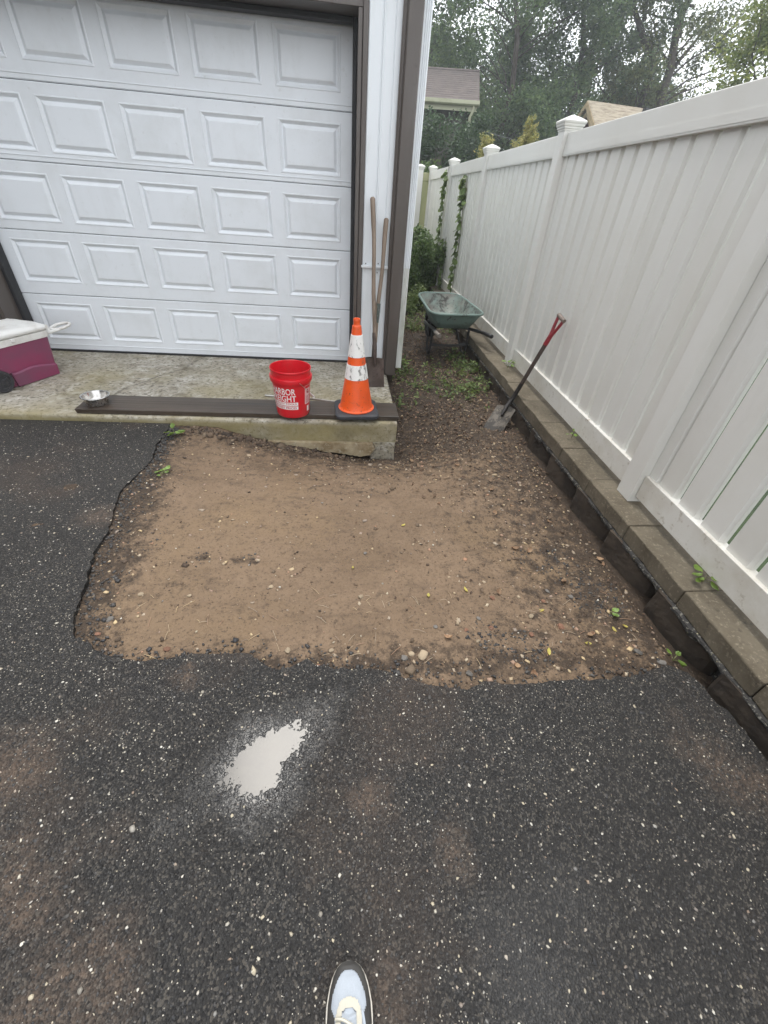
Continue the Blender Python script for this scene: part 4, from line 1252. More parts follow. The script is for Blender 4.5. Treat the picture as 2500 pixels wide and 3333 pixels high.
bm = BM(); loft(bm, [bot_o, mid_o, top_o], cap1=False)
tray = obj('tray', bm, 'barrow_green', wb, smooth='all')
top_i = tilt(tray_ring(0, -0.30, 0.60, 0.335, 0.275, 0.17, 0.008), 0.518, 0.588, -0.30, 0.60)
mid_i = tilt(tray_ring(0, -0.25, 0.50, 0.275, 0.215, 0.13, 0.008), 0.425, 0.455, -0.25, 0.50)
bot_i = tilt(tray_ring(0, -0.20, 0.36, 0.215, 0.165, 0.10, 0.008), 0.352, 0.322, -0.20, 0.36)
bm = BM(); loft(bm, [bot_i, mid_i, top_i], cap1=False)
obj('tray_lining', bm, 'barrow_inside', tray, smooth='all')
lip = tilt(tray_ring(0, -0.306, 0.606, 0.342, 0.282, 0.175, 0, 8), 0.517, 0.587, -0.306, 0.606)
obj('rolled_lip', tube(BM(), lip, 0.014, 8, closed=True), 'barrow_green', tray, smooth=True)
hr = [(0.315, -0.60, 0.36), (0.305, -0.42, 0.35), (0.24, -0.12, 0.322), (0.15, 0.45, 0.24), (0.075, 0.78, 0.195)]
for s in (-1, 1):
    ha = obj('handle', tube(BM(), [(x * s, y, z) for x, y, z in hr[1:]], 0.019, 8), 'barrow_black', wb, smooth=True)
    obj('hand_grip', tube(BM(), [(x * s, y, z) for x, y, z in hr[:2]], 0.022, 10), 'grey_wood' if s < 0 else 'barrow_black', ha, smooth=True)
    lg = BM()
    tube(lg, [(0.235 * s, -0.10, 0.325), (0.238 * s, -0.09, 0.15), (0.24 * s, -0.06, 0.006)], 0.0165, 8)
    tube(lg, [(0.24 * s, -0.06, 0.010), (0.235 * s, 0.04, 0.010), (0.215 * s, 0.14, 0.13), (0.19 * s, 0.24, 0.25)], 0.013, 8)
    obj('leg', lg, 'barrow_black', wb, smooth=True)
bm = BM(); tube(bm, [(-0.236, -0.085, 0.115), (0.236, -0.085, 0.115)], 0.0145, 8); tube(bm, [(-0.236, -0.085, 0.135), (0.0, -0.06, 0.10), (0.236, -0.085, 0.135)], 0.011, 8)
obj('brace', bm, 'barrow_black', wb, smooth=True)
prof = [(0.115, -0.04), (0.16, -0.045), (0.192, -0.035), (0.20, 0.0), (0.192, 0.035), (0.16, 0.045), (0.115, 0.04)]
bm = lathe(BM(), prof, 32, close=True)
bmesh.ops.rotate(bm, verts=bm.verts, cent=(0, 0, 0), matrix=Matrix.Rotation(R(90), 3, 'Y'))
bmesh.ops.translate(bm, verts=bm.verts, vec=(0, 0.74, 0.20))
wt = obj('wheel', bm, 'black_rubber', wb, smooth=True)
bm = lathe(BM(), [(0.0, -0.05), (0.03, -0.05), (0.035, -0.02), (0.116, -0.02), (0.116, 0.02), (0.035, 0.02), (0.03, 0.05), (0, 0.05)], 24)
bmesh.ops.rotate(bm, verts=bm.verts, cent=(0, 0, 0), matrix=Matrix.Rotation(R(90), 3, 'Y'))
bmesh.ops.translate(bm, verts=bm.verts, vec=(0, 0.74, 0.20))
obj('rim', bm, 'barrow_black', wt, smooth=True)

# ---- the photographer's shoe
SH = (0.018, 0.129, asphalt_z(0.018, 0.1))
shoe = thing('sneaker', 'light blue mesh running shoe with dark grey toe guard on the asphalt', 'shoe', SH)
LEN = 0.285
def half(s, side):
    """half width of the sole at distance s behind the toe tip"""
    base = interp(s, [0, .004, .012, .025, .045, .07, .10, .15, .20, .25, .275, .285], [0.002, .018, .030, .040, .048, .0535, .055, .049, .042, .040, .028, .004])
    return base * (1.03 if side > 0 else 0.97)
def topz(s): return interp(s, [0, .01, .03, .06, .10, .15, .20, .285], [.022, .036, .048, .060, .078, .098, .105, .100])
def ringat(s, z, k): return None
ss = [0.0, .004, .010, .018, .028, .040, .055, .072, .09, .11, .14, .17, .20, .23, .255, .275, .285]
# sole: outline extruded
out = [(half(s, 1), -s) for s in ss] + [(-half(s, -1), -s) for s in reversed(ss)]
bm = BM()
sc_ = lambda k, z: [(x * k, -0.0 + y if k == 1 else y * 0.985 - 0.002, z) for x, y in out]
loft(bm, [sc_(.96, 0.001), sc_(1, 0.005), sc_(1, 0.018), sc_(.985, 0.0225)])
obj('sole', bm, 'shoe_sole', shoe, smooth=True)
# upper: dome over the sole, split into guard / vamp / eyestay by plan position
def upz(x, s):
    h = half(s, x) * 0.94
    u = min(1.0, abs(x) / max(h, 1e-4))
    return 0.020 + (topz(s) - 0.020) * max(0.0, 1 - u ** 2.6) ** 0.5
nu = 44
us = np.linspace(-1, 1, nu + 1)
sfine = np.concatenate([np.linspace(0.001, 0.13, 70), np.linspace(0.135, 0.284, 30)])
def vamp_half(s): return interp(s, [0.017, 0.0185, .022, .030, .042, .055, .070, .078, .090], [0, 0.010, .018, .0255, .033, .039, .0425, .0415, .034])
def eyestay(s, x):
    """1 inside the cream U, 2 inside its opening"""
    a = interp(s, [0.061, 0.0625, .067, .078, .09, .28], [0, .012, .021, .028, .031, .033])
    b = interp(s, [0.077, 0.0785, .083, .09, .28], [0, .010, .0165, .0185, .021])
    return 2 if abs(x) < b and s > .0775 else (1 if abs(x) < a else 0)
parts = {'toe_guard': BM(), 'vamp': BM(), 'eyestay': BM(), 'tongue': BM()}
cache = {k: {} for k in parts}
def upv(name, s, u):
    k = (round(s, 5), round(u, 4))
    if k not in cache[name]:
        h = half(s, u) * 0.94
        x = u * h
        z = upz(x, s)
        lift = {'toe_guard': 0.0012, 'vamp': 0.0, 'eyestay': 0.0030, 'tongue': -0.001}[name]
        if name == 'tongue': z += 0.002 * math.sin(s * 420 + abs(x) * 120)
        cache[name][k] = parts[name].verts.new((x, -s, z + lift))
    return cache[name][k]
for i in range(len(sfine) - 1):
    for j in range(nu):
        s0, s1, u0, u1 = sfine[i], sfine[i + 1], us[j], us[j + 1]
        sm, um = (s0 + s1) / 2, (u0 + u1) / 2
        xm = um * half(sm, um)
        if sm > 0.17 and abs(xm) < 0.026 and sm < 0.262: continue      # foot opening
        e = eyestay(sm, xm) if sm < .17 else 0
        nm = 'tongue' if e == 2 else 'eyestay' if e == 1 else ('vamp' if abs(xm) < vamp_half(sm) else 'toe_guard')
        parts[nm].faces.new((upv(nm, s0, u0), upv(nm, s0, u1), upv(nm, s1, u1), upv(nm, s1, u0)))
for nm, mt in (('toe_guard', 'shoe_grey'), ('vamp', 'shoe_mesh'), ('eyestay', 'shoe_cream'), ('tongue', 'shoe_mesh')):
    obj(nm, parts[nm], mt, shoe, smooth='all')
for k in range(4):
    s = 0.100 + 0.018 * k
    pts_ = [(x, -(s + 0.008 * math.sin(x * 60)), upz(x, s) + 0.0055) for x in np.linspace(-0.030, 0.030, 11)]
    obj('lace', tube(BM(), pts_, 0.0030, 6), 'shoe_cream', shoe, smooth=True)
pts_ = [(0.030 + 0.008 * t, -(0.085 + 0.04 * t), upz(0.030 + .008 * t, .085 + .04 * t) + 0.002) for t in np.linspace(0, 1, 8)]
obj('side_stripe', tube(BM(), pts_, 0.004, 6), 'shoe_mesh', shoe, smooth=True)

# ================================================================== LOOSE GROUND MATERIAL (uncountable)
ICO_V = []; ICO_F = []
_b = BM(); bmesh.ops.create_icosphere(_b, subdivisions=1, radius=1.0)
_b.verts.ensure_lookup_table()
ICO_V = np.array([v.co[:] for v in _b.verts]); ICO_F = np.array([[v.index for v in f.verts] for f in _b.faces]); _b.free()
_b = BM(); bmesh.ops.create_cube(_b, size=1.6); _b.verts.ensure_lookup_table()
bmesh.ops.triangulate(_b, faces=_b.faces)
CUB_V = np.array([v.co[:] for v in _b.verts]); CUB_F = np.array([[v.index for v in f.verts] for f in _b.faces]); _b.free()
def rotz(n):
    a = rng.uniform(0, 2 * np.pi, n); c, s = np.cos(a), np.sin(a); z = np.zeros(n); o = np.ones(n)
    return np.stack([np.stack([c, -s, z], 1), np.stack([s, c, z], 1), np.stack([z, z, o], 1)], 1)
def rot3(n, tilt=0.5):
    Rm = rotz(n)
    a = rng.normal(0, tilt, n); c, s = np.cos(a), np.sin(a); z = np.zeros(n); o = np.ones(n)
    Rt = np.stack([np.stack([o, z, z], 1), np.stack([z, c, -s], 1), np.stack([z, s, c], 1)], 1)
    return Rm @ Rt
def pebbles(name, P, size, flat, mat, base='ico', jitter=0.25, tilt=0.25, kindname='stuff'):
    n = len(P)
    BV, BF = (ICO_V, ICO_F) if base == 'ico' else (CUB_V, CUB_F)
    k = len(BV)
    V = BV[None] * (1 + rng.normal(0, jitter, (n, k, 1)))
    sc = np.stack([size * rng.uniform(.8, 1.3, n), size * rng.uniform(.6, 1.0, n), size * flat * rng.uniform(.7, 1.2, n)], 1)
    V = V * sc[:, None, :]
    V = np.einsum('nij,nkj->nki', rot3(n, tilt), V) + P[:, None, :]
    F = (BF[None] + (np.arange(n) * k)[:, None, None]).reshape(-1, 3)
    o = npmesh(name, V.reshape(-1, 3), F, mat)
    return tag(o, kind=kindname)
from bisect import bisect
def inside(poly):
    px = np.array([p[0] for p in poly]); py = np.array([p[1] for p in poly])
    def f(x, y):
        c = np.zeros(len(x), bool); j = len(px) - 1
        for i in range(len(px)):
            cond = ((py[i] > y) != (py[j] > y)) & (x < (px[j] - px[i]) * (y - py[i]) / (py[j] - py[i] + 1e-12) + px[i])
            c ^= cond; j = i
        return c
    return f
on_drive = inside([(p[0], p[1]) for p in loop])
# pale aggregate showing in the asphalt
def scatter_drive(n, x0=-2.7, x1=1.56, y0=-0.35, y1=3.08):
    x = rng.uniform(x0, x1, n); y = rng.uniform(y0, y1, n)
    ok = on_drive(x, y)
    x, y = x[ok], y[ok]
    dry = np.array([math.hypot(a - PUD.x, b - PUD.y) > .45 or pud_d(a, b) > 1.6 for a, b in zip(x, y)])
    x, y = x[dry], y[dry]
    z = np.array([asphalt_z(a, b) for a, b in zip(x, y)])
    return np.stack([x, y, z], 1)
P = scatter_drive(15000); s = rng.gamma(2.0, 0.00080, len(P)) + 0.0010
pebbles('asphalt_aggregate', P + [0, 0, -0.0002], s, 0.5, 'aggregate')
P = scatter_drive(1000); s = rng.uniform(0.0030, 0.0054, len(P))
pebbles('asphalt_aggregate', P + [0, 0, -0.0006], s, 0.5, 'aggregate')
P = scatter_drive(26000, -1.6, 1.5, -0.3, 1.6); s = rng.gamma(2.5, 0.0006, len(P)) + 0.0010
pebbles('asphalt_grit', P + [0, 0, -0.0006], s, 0.6, 'asphalt_crumb', base='cube')

on_soil = lambda x, y: (~on_drive(x, y)) & (x < 1.53) & ((x > 0.45) | (y < 3.08))
def scatter_soil(n, dens, x0=-1.36, x1=1.54, y0=0.8, y1=5.0):
    x = rng.uniform(x0, x1, n); y = rng.uniform(y0, y1, n)
    ok = on_soil(x, y); x, y = x[ok], y[ok]
    d = np.array([dens(a, b) for a, b in zip(x, y)])
    ok = rng.uniform(0, 1, len(x)) < d; x, y = x[ok], y[ok]
    z = np.array([soil_z(a, b) for a, b in zip(x, y)])
    return np.stack([x, y, z], 1)
dk = lambda x, y: 0.05 + 0.95 * max(0, dark_soil(x, y)) ** 1.2
P = scatter_soil(26000, dk); pebbles('soil_crumbs', P, rng.gamma(1.6, 0.0015, len(P)) + 0.0014, 0.75, 'soil_crumb', base='cube', jitter=.2, tilt=.8)
P = scatter_soil(5200, lambda x, y: 0.12 + 0.85 * dark_soil(x, y)); pebbles('pale_chips', P + [0, 0, .001], rng.gamma(2.0, 0.0018, len(P)) + 0.0016, 0.4, 'pale_chip', base='cube')
def tarpatch(x, y):
    e = 0.0
    for px, py, pr, k in ((1.20, 1.55, .16, .9), (1.30, 1.32, .17, 1), (1.27, 1.42, .12, 1), (0.66, 1.07, .12, .9), (0.80, 1.02, .13, 1), (0.74, 1.0, .10, .9), (1.05, 1.62, .10, .7), (-1.0, 1.75, .10, .4), (-1.12, 1.5, .08, .4), (-0.75, 1.63, .08, .5), (-0.5, 1.6, .08, .5)):
        e = max(e, k * max(0, 1 - math.hypot(x - px, y - py) / pr) ** 0.6)
    left = interp(y, [0.9, 1.1, 1.25, 3.0], [-1.0, -1.12, -1.17, -1.36])
    e = max(e, 0.45 * max(0, 1 - (x - left) / 0.16))
    e = max(e, 0.15 * max(0, 1 - abs(y - 0.92) / 0.10))
    return e
P = scatter_soil(30000, tarpatch, y1=3.05); pebbles('tar_crumbs', P + [0, 0, .0005], rng.gamma(2.0, 0.0012, len(P)) + 0.0014, 0.8, 'asphalt_crumb', base='cube', jitter=.2, tilt=.8)
P = scatter_soil(1400, lambda x, y: 0.1 + 0.6 * tarpatch(x, y), y1=3.05); pebbles('gravel', P + [0, 0, .002], rng.uniform(.003, .0065, len(P)), 0.7, 'aggregate')
# loose asphalt chunks along the broken edge
e_ = np.array(edge[2:-20]); k_ = (rng.uniform(0, 1, 1500) ** 2.4 * (len(e_) - 1)).astype(int)
off = np.abs(rng.normal(0, .045, (1500, 1)))
ctr = np.array([[0.2, 1.9]]); dir_ = ctr - e_[k_]; dir_ /= np.linalg.norm(dir_, axis=1)[:, None]
q_ = e_[k_] + dir_ * off + rng.normal(0, .012, (1500, 2))
q_ = q_[~on_drive(q_[:, 0], q_[:, 1])]
P = np.stack([q_[:, 0], q_[:, 1], [soil_z(a, b) + .002 for a, b in q_]], 1)
pebbles('asphalt_rubble', P, rng.gamma(1.5, .0017, len(P)) + .0018, .75, 'asphalt_crumb', base='cube', jitter=.22, tilt=.7)
# rubble along the foot of the apron
n = 900; x = rng.uniform(-1.25, 0.40, n); y = 3.06 - np.abs(rng.normal(0, 0.06, n)); ok = x < 0.1 - 0.3 * rng.uniform(0, 1, n)
P = np.stack([x[ok], y[ok], [soil_z(a, b) + .003 for a, b in zip(x[ok], y[ok])]], 1)
pebbles('soil_rubble', P, rng.gamma(2, .004, len(P)) + .003, .8, 'soil_crumb', jitter=.3)

# ------------------------------------------------------------------ leaves
LEAF_V = np.array([(0, 0, 0), (-0.5, 0.45, 0.10), (0, 1.0, -0.05), (0.5, 0.45, 0.10)]); LEAF_F = np.array([(0, 1, 2), (0, 2, 3)])
def leaves(name, P, size, mat, parent=None, aspect=0.55, up=0.4, smooth=False, rots=None):
    n = len(P)
    V = LEAF_V[None] * np.array([aspect, 1, 1])[None, None] * np.asarray(size).reshape(-1, 1, 1)
    if rots is None:
        # random orientation, biased so that leaf faces look up
        d = rng.normal(size=(n, 3)); d[:, 2] *= 0.6; d /= np.linalg.norm(d, axis=1)[:, None]
        w = rng.normal(size=(n, 3)); w[:, 2] += 1.6 * up * 2; w -= d * np.sum(w * d, 1)[:, None]; w /= np.linalg.norm(w, axis=1)[:, None]
        u = np.cross(d, w)
        rots = np.stack([u, d, w], 2)
    V = np.einsum('nij,nkj->nki', rots, V) + P[:, None, :]
    F = (LEAF_F[None] + (np.arange(n) * 4)[:, None, None]).reshape(-1, 3)
    return npmesh(name, V.reshape(-1, 3), F, mat, parent)
# leaf litter and wilted weeds in the strip between garage and fence
def strip(n, dens, y0, y1, x0=0.47, x1=1.57, zoff=(0.0, 0.02)):
    x = rng.uniform(x0, x1, n); y = rng.uniform(y0, y1, n)
    x = x + 0.0165 * np.maximum(0, y - 3) * (x > 1.2)
    x = np.where((y < 4.4) & (x < 0.47), 0.47, x)
    d = np.array([dens(a, b) for a, b in zip(x, y)])
    ok = rng.uniform(0, 1, n) < d; x, y = x[ok], y[ok]
    z = np.array([soil_z(a, b) for a, b in zip(x, y)]) + rng.uniform(*zoff, len(x))
    return np.stack([x, y, z], 1)
P = strip(11000, lambda x, y: interp(y, [2.2, 3.0, 4.2, 6, 8], [0.08, 0.35, 0.75, 0.9, 1.0]) * (0.4 + 0.6 * (fract(x, y, 3) > -0.1)), 2.2, 8.5, zoff=(0.002, 0.02))
tag(leaves('leaf_litter', P, rng.uniform(.014, .046, len(P)), 'leaf_litter', up=1.2), kind='stuff')
P = scatter_soil(2600, lambda x, y: interp(x, [-1, 0.4, 1.5], [.02, .3, 1]), y1=3.6)
tag(leaves('leaf_scraps', P + [0, 0, .004], rng.uniform(.008, .022, len(P)), 'leaf_litter', up=1.5), kind='stuff')
def weed_d(x, y):
    a = 1.4 * math.exp(-((x - 1.36) / .22) ** 2 - ((y - 4.60) / .50) ** 2) + 0.4 * math.exp(-((x - 0.95) / .30) ** 2 - ((y - 4.60) / .28) ** 2) + .8 * math.exp(-((x - .62) / .09) ** 2 - ((y - 4.9) / .6) ** 2)
    a += 0.7 * math.exp(-((x - 1.45) / .12) ** 2 - ((y - 5.1) / .5) ** 2) + 0.35 * math.exp(-((x - 0.8) / .3) ** 2 - ((y - 4.1) / .3) ** 2) + .5 * (y > 6.4)
    return min(1.0, a) * (0.12 + 0.88 * (fract(x, y, 5) > 0.08))
P = strip(2600, weed_d, 3.5, 8.0, zoff=(0.0, 0.0))
k_ = rng.integers(4, 9, len(P)); P = np.repeat(P, k_, 0)          # small rosettes and sprigs
hh_ = rng.uniform(.01, .13, len(P))
P = P + np.stack([rng.normal(0, .022, len(P)), rng.normal(0, .022, len(P)), hh_ * np.repeat(rng.uniform(.3, 1, len(k_)), k_)], 1)
P = P[(P[:, 0] > .46)]
tag(leaves('ground_weeds', P, rng.uniform(.022, .060, len(P)), 'weed_leaf', aspect=.5, up=.5), kind='stuff')
P = strip(3000, lambda x, y: 0.8 * weed_d(x, y) + .05, 3.1, 8.0, zoff=(0.004, 0.05))
tag(leaves('wilted_weeds', P, rng.uniform(.014, .045, len(P)), 'wilted_leaf', aspect=.4, up=.8), kind='stuff')
# pulled stems lying about
bm = BM()
for _ in range(150):
    x, y = random.uniform(0.6, 1.52), random.uniform(3.6, 5.3)
    if weed_d(x, y) < random.uniform(0, .6): continue
    a = random.uniform(0, 6.28); L = random.uniform(.06, .22); k = random.uniform(-1.5, 1.5)
    pts_ = []
    for i in range(5):
        t = i / 4; xx = x + math.cos(a + k * t) * L * t; yy = y + math.sin(a + k * t) * L * t
        pts_.append((min(xx, 1.55), yy, soil_z(xx, yy) + 0.008 + 0.04 * math.sin(t * 3.1)))
    tube(bm, pts_, 0.0016, 4)
tag(obj('pulled_stems', bm, 'wilted_leaf'), kind='stuff')
# dry grass blades along broken asphalt
bm = BM()
for _ in range(90):
    x = random.uniform(-.9, 1.4); y = random.uniform(.95, 1.35); a = random.uniform(0, 6.28); L = random.uniform(.02, .06)
    xx, yy = x + math.cos(a) * L, y + math.sin(a) * L
    if on_drive(np.array([x]), np.array([y]))[0]: continue
    tube(bm, [(x, y, soil_z(x, y) + .003), ((x + xx) / 2, (y + yy) / 2, soil_z(x, y) + .008), (xx, yy, soil_z(xx, yy) + .004)], .0009, 4)
tag(obj('dry_grass', bm, 'pale_chip'), kind='stuff')

# ------------------------------------------------------------------ countable leaves and stones on the soil
def leaf_bm(w, h, curl, n=5, seed=0):
    bm = BM(); L, Rr, Mid = [], [], []
    for i in range(n + 1):
        t = i / n
        ww = w * math.sin(math.pi * min(1, t * 0.94 + 0.03)) ** 0.8 * (1 + .25 * fract(t * 3 + seed, seed, 2))
        z = curl * (t - .5) ** 2 * 2
        Mid.append(bm.verts.new((0, t * h, z)))
        L.append(bm.verts.new((-ww / 2, t * h, z + curl * .5 + .2 * curl * fract(t * 4, seed, 3)))); Rr.append(bm.verts.new((ww / 2, t * h, z + curl * .4)))
    for i in range(n):
        bm.faces.new((L[i], Mid[i], Mid[i + 1], L[i + 1])); bm.faces.new((Mid[i], Rr[i], Rr[i + 1], Mid[i + 1]))
    return bm
def one(me, name, mat, label, cat, group, x, y, lift=0.003, sc=1.0, tilt=.15):
    o = bpy.data.objects.new(name, me); C.objects.link(o)
    o.location = (x, y, (soil_z(x, y) if not on_drive(np.array([x]), np.array([y]))[0] else asphalt_z(x, y)) + lift)
    o.rotation_euler = (random.uniform(-tilt, tilt), random.uniform(-tilt, tilt), random.uniform(0, 6.28))
    o.scale = (sc,) * 3
    return tag(o, label, cat, group)
def me_of(bm, mat, smooth=True):
    me = bpy.data.meshes.new('piece'); bmesh.ops.recalc_face_normals(bm, faces=bm.faces); bm.to_mesh(me); bm.free(); me.materials.append(MATS[mat])
    if smooth: me.polygons.foreach_set('use_smooth', [True] * len(me.polygons))
    return me
dl = [me_of(leaf_bm(.030, .045, .014, seed=k), 'dry_leaf') for k in range(4)]
yl = [me_of(leaf_bm(.016, .034, .005, seed=k + 9), 'yellow_leaf') for k in range(3)]
dry_spots = [(-0.83, 2.62), (1.02, 2.30), (1.10, 2.12), (0.98, 2.06), (1.22, 2.20), (0.62, 2.14), (1.30, 1.97), (1.17, 2.75), (0.90, 2.72), (1.30, 2.50), (1.02, 1.70), (1.06, 1.66), (1.46, 1.62), (1.47, 1.56), (1.18, 1.44), (0.78, 1.33), (1.12, 1.07), (0.45, 1.08), (0.75, .93), (0.80, .915), (0.85, 0.93), (0.57, 2.9), (0.95, 3.2), (1.2, 3.0), (0.72, 3.3)]
for i, (x, y) in enumerate(dry_spots):
    one(dl[i % 4], 'dry_leaf', 'dry_leaf', 'curled dry brown leaf lying on the bare dirt', 'leaf', 'dry leaves scattered on the dirt', x, y, .004, random.uniform(.6, 1.15), .4)
for i, (x, y) in enumerate([(0.98, 1.23), (0.62, 1.35), (1.12, 1.03), (1.35, 1.12), (0.90, 0.98), (0.42, 1.34), (0.05, 1.55), (1.27, 1.12), (0.35, 1.9)]):
    one(yl[i % 3], 'yellow_leaf', 'yellow_leaf', 'small fallen yellow-green leaf lying on the dirt patch', 'leaf', 'yellow leaves scattered on the dirt', x, y, .004, random.uniform(.7, 1.1), .3)
def stone_me(mat, seed, flat=.6, sub=2):
    bm = BM(); bmesh.ops.create_icosphere(bm, subdivisions=sub, radius=1)
    for v in bm.verts:
        k = 1 + .35 * fract(v.co.x * .8 + seed * 3, v.co.y * .8 + v.co.z * .6, 1.1) ; v.co *= k; v.co.z *= flat
        v.co.x *= 1.25
    return me_of(bm, mat, False)
pale = [stone_me('pale_stone', k) for k in range(3)]; grey = [stone_me('grey_stone', k + 5, .45) for k in range(3)]; bri = [stone_me('brick_chip', k + 9, .5, 1) for k in range(3)]
for i, (x, y, s) in enumerate([(0.335, 0.99, .020), (0.29, 1.0, .011), (0.085, 1.33, .013), (-0.94, 1.36, .011), (-0.72, 1.35, .010), (-0.23, 1.03, .012), (-0.05, 1.03, .010), (-0.35, 1.4, .010), (0.60, 1.06, .009), (0.9, 1.2, .012)]):
    one(pale[i % 3], 'pale_stone', 'pale_stone', 'small pale tan stone half sunk in the dirt', 'stone', 'pale stones in the dirt patch', x, y, s * .25, s, .3)
for i, (x, y, s) in enumerate([(0.52, 0.90, .014), (1.32, 0.985, .016), (1.40, 0.93, .015), (0.26, 0.985, .014), (0.64, 1.19, .010), (-1.02, 1.22, .014), (1.16, 1.32, .013), (0.42, 1.14, .010), (1.05, 1.36, .012), (0.12, 1.66, .010)]):
    one(grey[i % 3], 'grey_stone', 'grey_stone', 'flat dark grey stone chip lying on the dirt', 'stone', 'grey stone chips on the dirt', x, y, s * .25, s, .3)
for i, (x, y, s) in enumerate([(-0.72, 1.055, .013), (0.74, 1.31, .013), (0.86, 1.09, .012), (0.68, 1.13, .011), (-1.03, 1.14, .011), (1.00, 1.29, .010), (1.02, 1.13, .016), (0.56, 1.12, .010), (-0.10, 0.955, .010)]):
    one(bri[i % 3], 'brick_chip', 'brick_chip', 'broken orange-red brick chip lying on the dirt', 'brick chip', 'brick chips on the dirt', x, y, s * .25, s, .3)

# ------------------------------------------------------------------ small living plants
spl = me_of(leaf_bm(.026, .040, .006, seed=3), 'sprout_leaf')
vnl = me_of(leaf_bm(.066, .085, .012, seed=5), 'vine_leaf')
def sprout(label, loc, n, h, spread, sc, flop=.9):
    t = thing('sprout', label, 'plant', loc)
    bm = BM()
    tips = []
    for i in range(n):
        a = random.uniform(0, 6.28) if n > 3 else i * 2.2 + .4
        r = spread * random.uniform(.4, 1); z = h * random.uniform(.5, 1)
        p = Vector((r * math.cos(a), r * math.sin(a), z)); tips.append((p, a))
        tube(bm, [(0, 0, 0), (p.x * .3, p.y * .3, z * .6), p], .0012, 4)
    obj('stem', bm, 'stem', t)
    for p, a in tips:
        o = bpy.data.objects.new('leaf', spl); link(o, t); o.location = p
        o.rotation_euler = (random.uniform(-.3, .5) * flop, random.uniform(-.3, .3), a - R(90)); o.scale = (sc * random.uniform(.7, 1.2),) * 3
    return t
sprout('green sprout with two small leaves rooted where shovel-side fence bottom meets wall cap', (1.712, 2.685, .119), 5, .06, .03, .9)
sprout('leafy green sprout in a cap-block joint below the gapped fence boards', (1.700, 1.225, .119), 9, .055, .035, 1.0)
sprout('tiny bright seedling where dirt, asphalt and block wall meet', (1.50, 0.965, soil_z(1.5, .965)), 5, .035, .022, .8)
sprout('flat dandelion-like weed growing beside the end of the apron and asphalt', (-1.285, 2.935, soil_z(-1.285, 2.935) + .002), 8, .035, .05, 1.3)
sprout('low pale weed on the broken left asphalt edge', (-1.185, 2.385, soil_z(-1.185, 2.385) + .002), 7, .02, .03, .9)
sprout('thin seedling among the black tar crumbs on the dirt', (1.30, 1.20, soil_z(1.3, 1.2)), 4, .022, .018, .7)
sprout('broad-leaved weed standing against the foot of a white downspout', (0.62, 4.75, soil_z(.62, 4.75)), 7, .12, .07, 1.9)
sprout('weed drooping over the cap blocks below the second fence post', (1.70, 4.22, .119), 10, .10, .05, 1.1)

# climbing vines on the fence
def vine(label, path, n):
    base = Vector(path[0]); t = thing('climbing_vine', label, 'vine', base)
    pts_ = [Vector(p) - base for p in path]
    fine = []
    for a, b in zip(pts_[:-1], pts_[1:]):
        for i in range(8): fine.append(a.lerp(b, i / 8) + Vector((-.006, .012 * math.sin(len(fine) * .9), 0)))
    fine.append(pts_[-1])
    obj('stem', tube(BM(), fine, .0045, 5), 'vine_stem', t)
    for i in range(n):
        q = fine[int((i + .5) / n * (len(fine) - 1))]
        o = bpy.data.objects.new('leaf', vnl); link(o, t)
        o.location = q + Vector((-.012 - random.uniform(0, .03), random.uniform(-.05, .05), random.uniform(-.03, .03)))
        o.rotation_euler = (R(-60) + random.uniform(-.5, .5), random.uniform(-.4, .4), R(90) + random.uniform(-1.4, 1.4)); o.scale = (random.uniform(.6, 1.25),) * 3
fx = lambda y: 1.6903 + 0.0403 * (y - 1.87) / 2.44
vine('climbing vine with green leaves on the fence boards between two far posts', [(fx(7.75) + .045, 7.75, -.02), (fx(7.8) + .045, 7.80, .5), (fx(7.78) + .045, 7.78, 1.0), (fx(7.84) + .045, 7.86, 1.45), (fx(7.8) + .045, 7.82, 1.62), (fx(7.9) + .045, 7.98, 1.80)], 120)
vine('thinner climbing vine wrapping a far fence post up to its cap', [(fx(9.1) - .012, 9.12, .1), (fx(9.15) - .012, 9.17, .6), (fx(9.2) - .012, 9.22, 1.1), (fx(9.2) - .012, 9.25, 1.6), (fx(9.2) - .012, 9.24, 1.95)], 120)
vine('vine hanging on the fence boards just before the vine-wrapped post', [(fx(8.8) + .045, 8.75, .05), (fx(8.8) + .045, 8.85, .5), (fx(8.8) + .045, 8.95, .95)], 50)

# ------------------------------------------------------------------ shrubs and trees
def clump_points(n, clumps, spread):
    """leaf positions gathered round clump centres: (x, y, z, radius)"""
    c = np.array(clumps); k = rng.integers(0, len(c), n)
    d = rng.normal(size=(n, 3)); d /= np.linalg.norm(d, axis=1)[:, None]
    r = c[k, 3] * rng.uniform(0, 1, n) ** 0.45 * spread
    return c[k, :3] + d * r[:, None]
def shrub(name, label, base, clumps, n, size, mat, group=None):
    t = thing(name, label, 'shrub', base, 0, group)
    P = clump_points(n, clumps, 1.0) - np.array(base)
    P = P[P[:, 2] > 0.0]
    leaves('foliage', P, rng.uniform(size * .6, size * 1.3, len(P)), mat, t, up=.5)
    bm = BM()
    for c in clumps:
        p = Vector(c[:3]) - Vector(base)
        tube(bm, [(p.x * .25, p.y * .25, 0), (p.x * .6, p.y * .6, p.z * .5), p], [.012, .009, .004], 5)
    obj('stem', bm, 'bark', t)
cl = []
for _ in range(34):
    x = random.uniform(.62, 1.78); y = random.uniform(8.4, 11.0)
    cl.append((x, y, .05 + random.uniform(.1, 1.0) * interp(x, [.6, 1.2, 1.8], [1.2, 1.05, .65]), random.uniform(.13, .28)))
shrub('overgrown_shrub', 'overgrown green shrub filling the far end of the strip beside the fence', (1.2, 9.5, -.05), cl, 18000, .060, 'shrub_leaf')
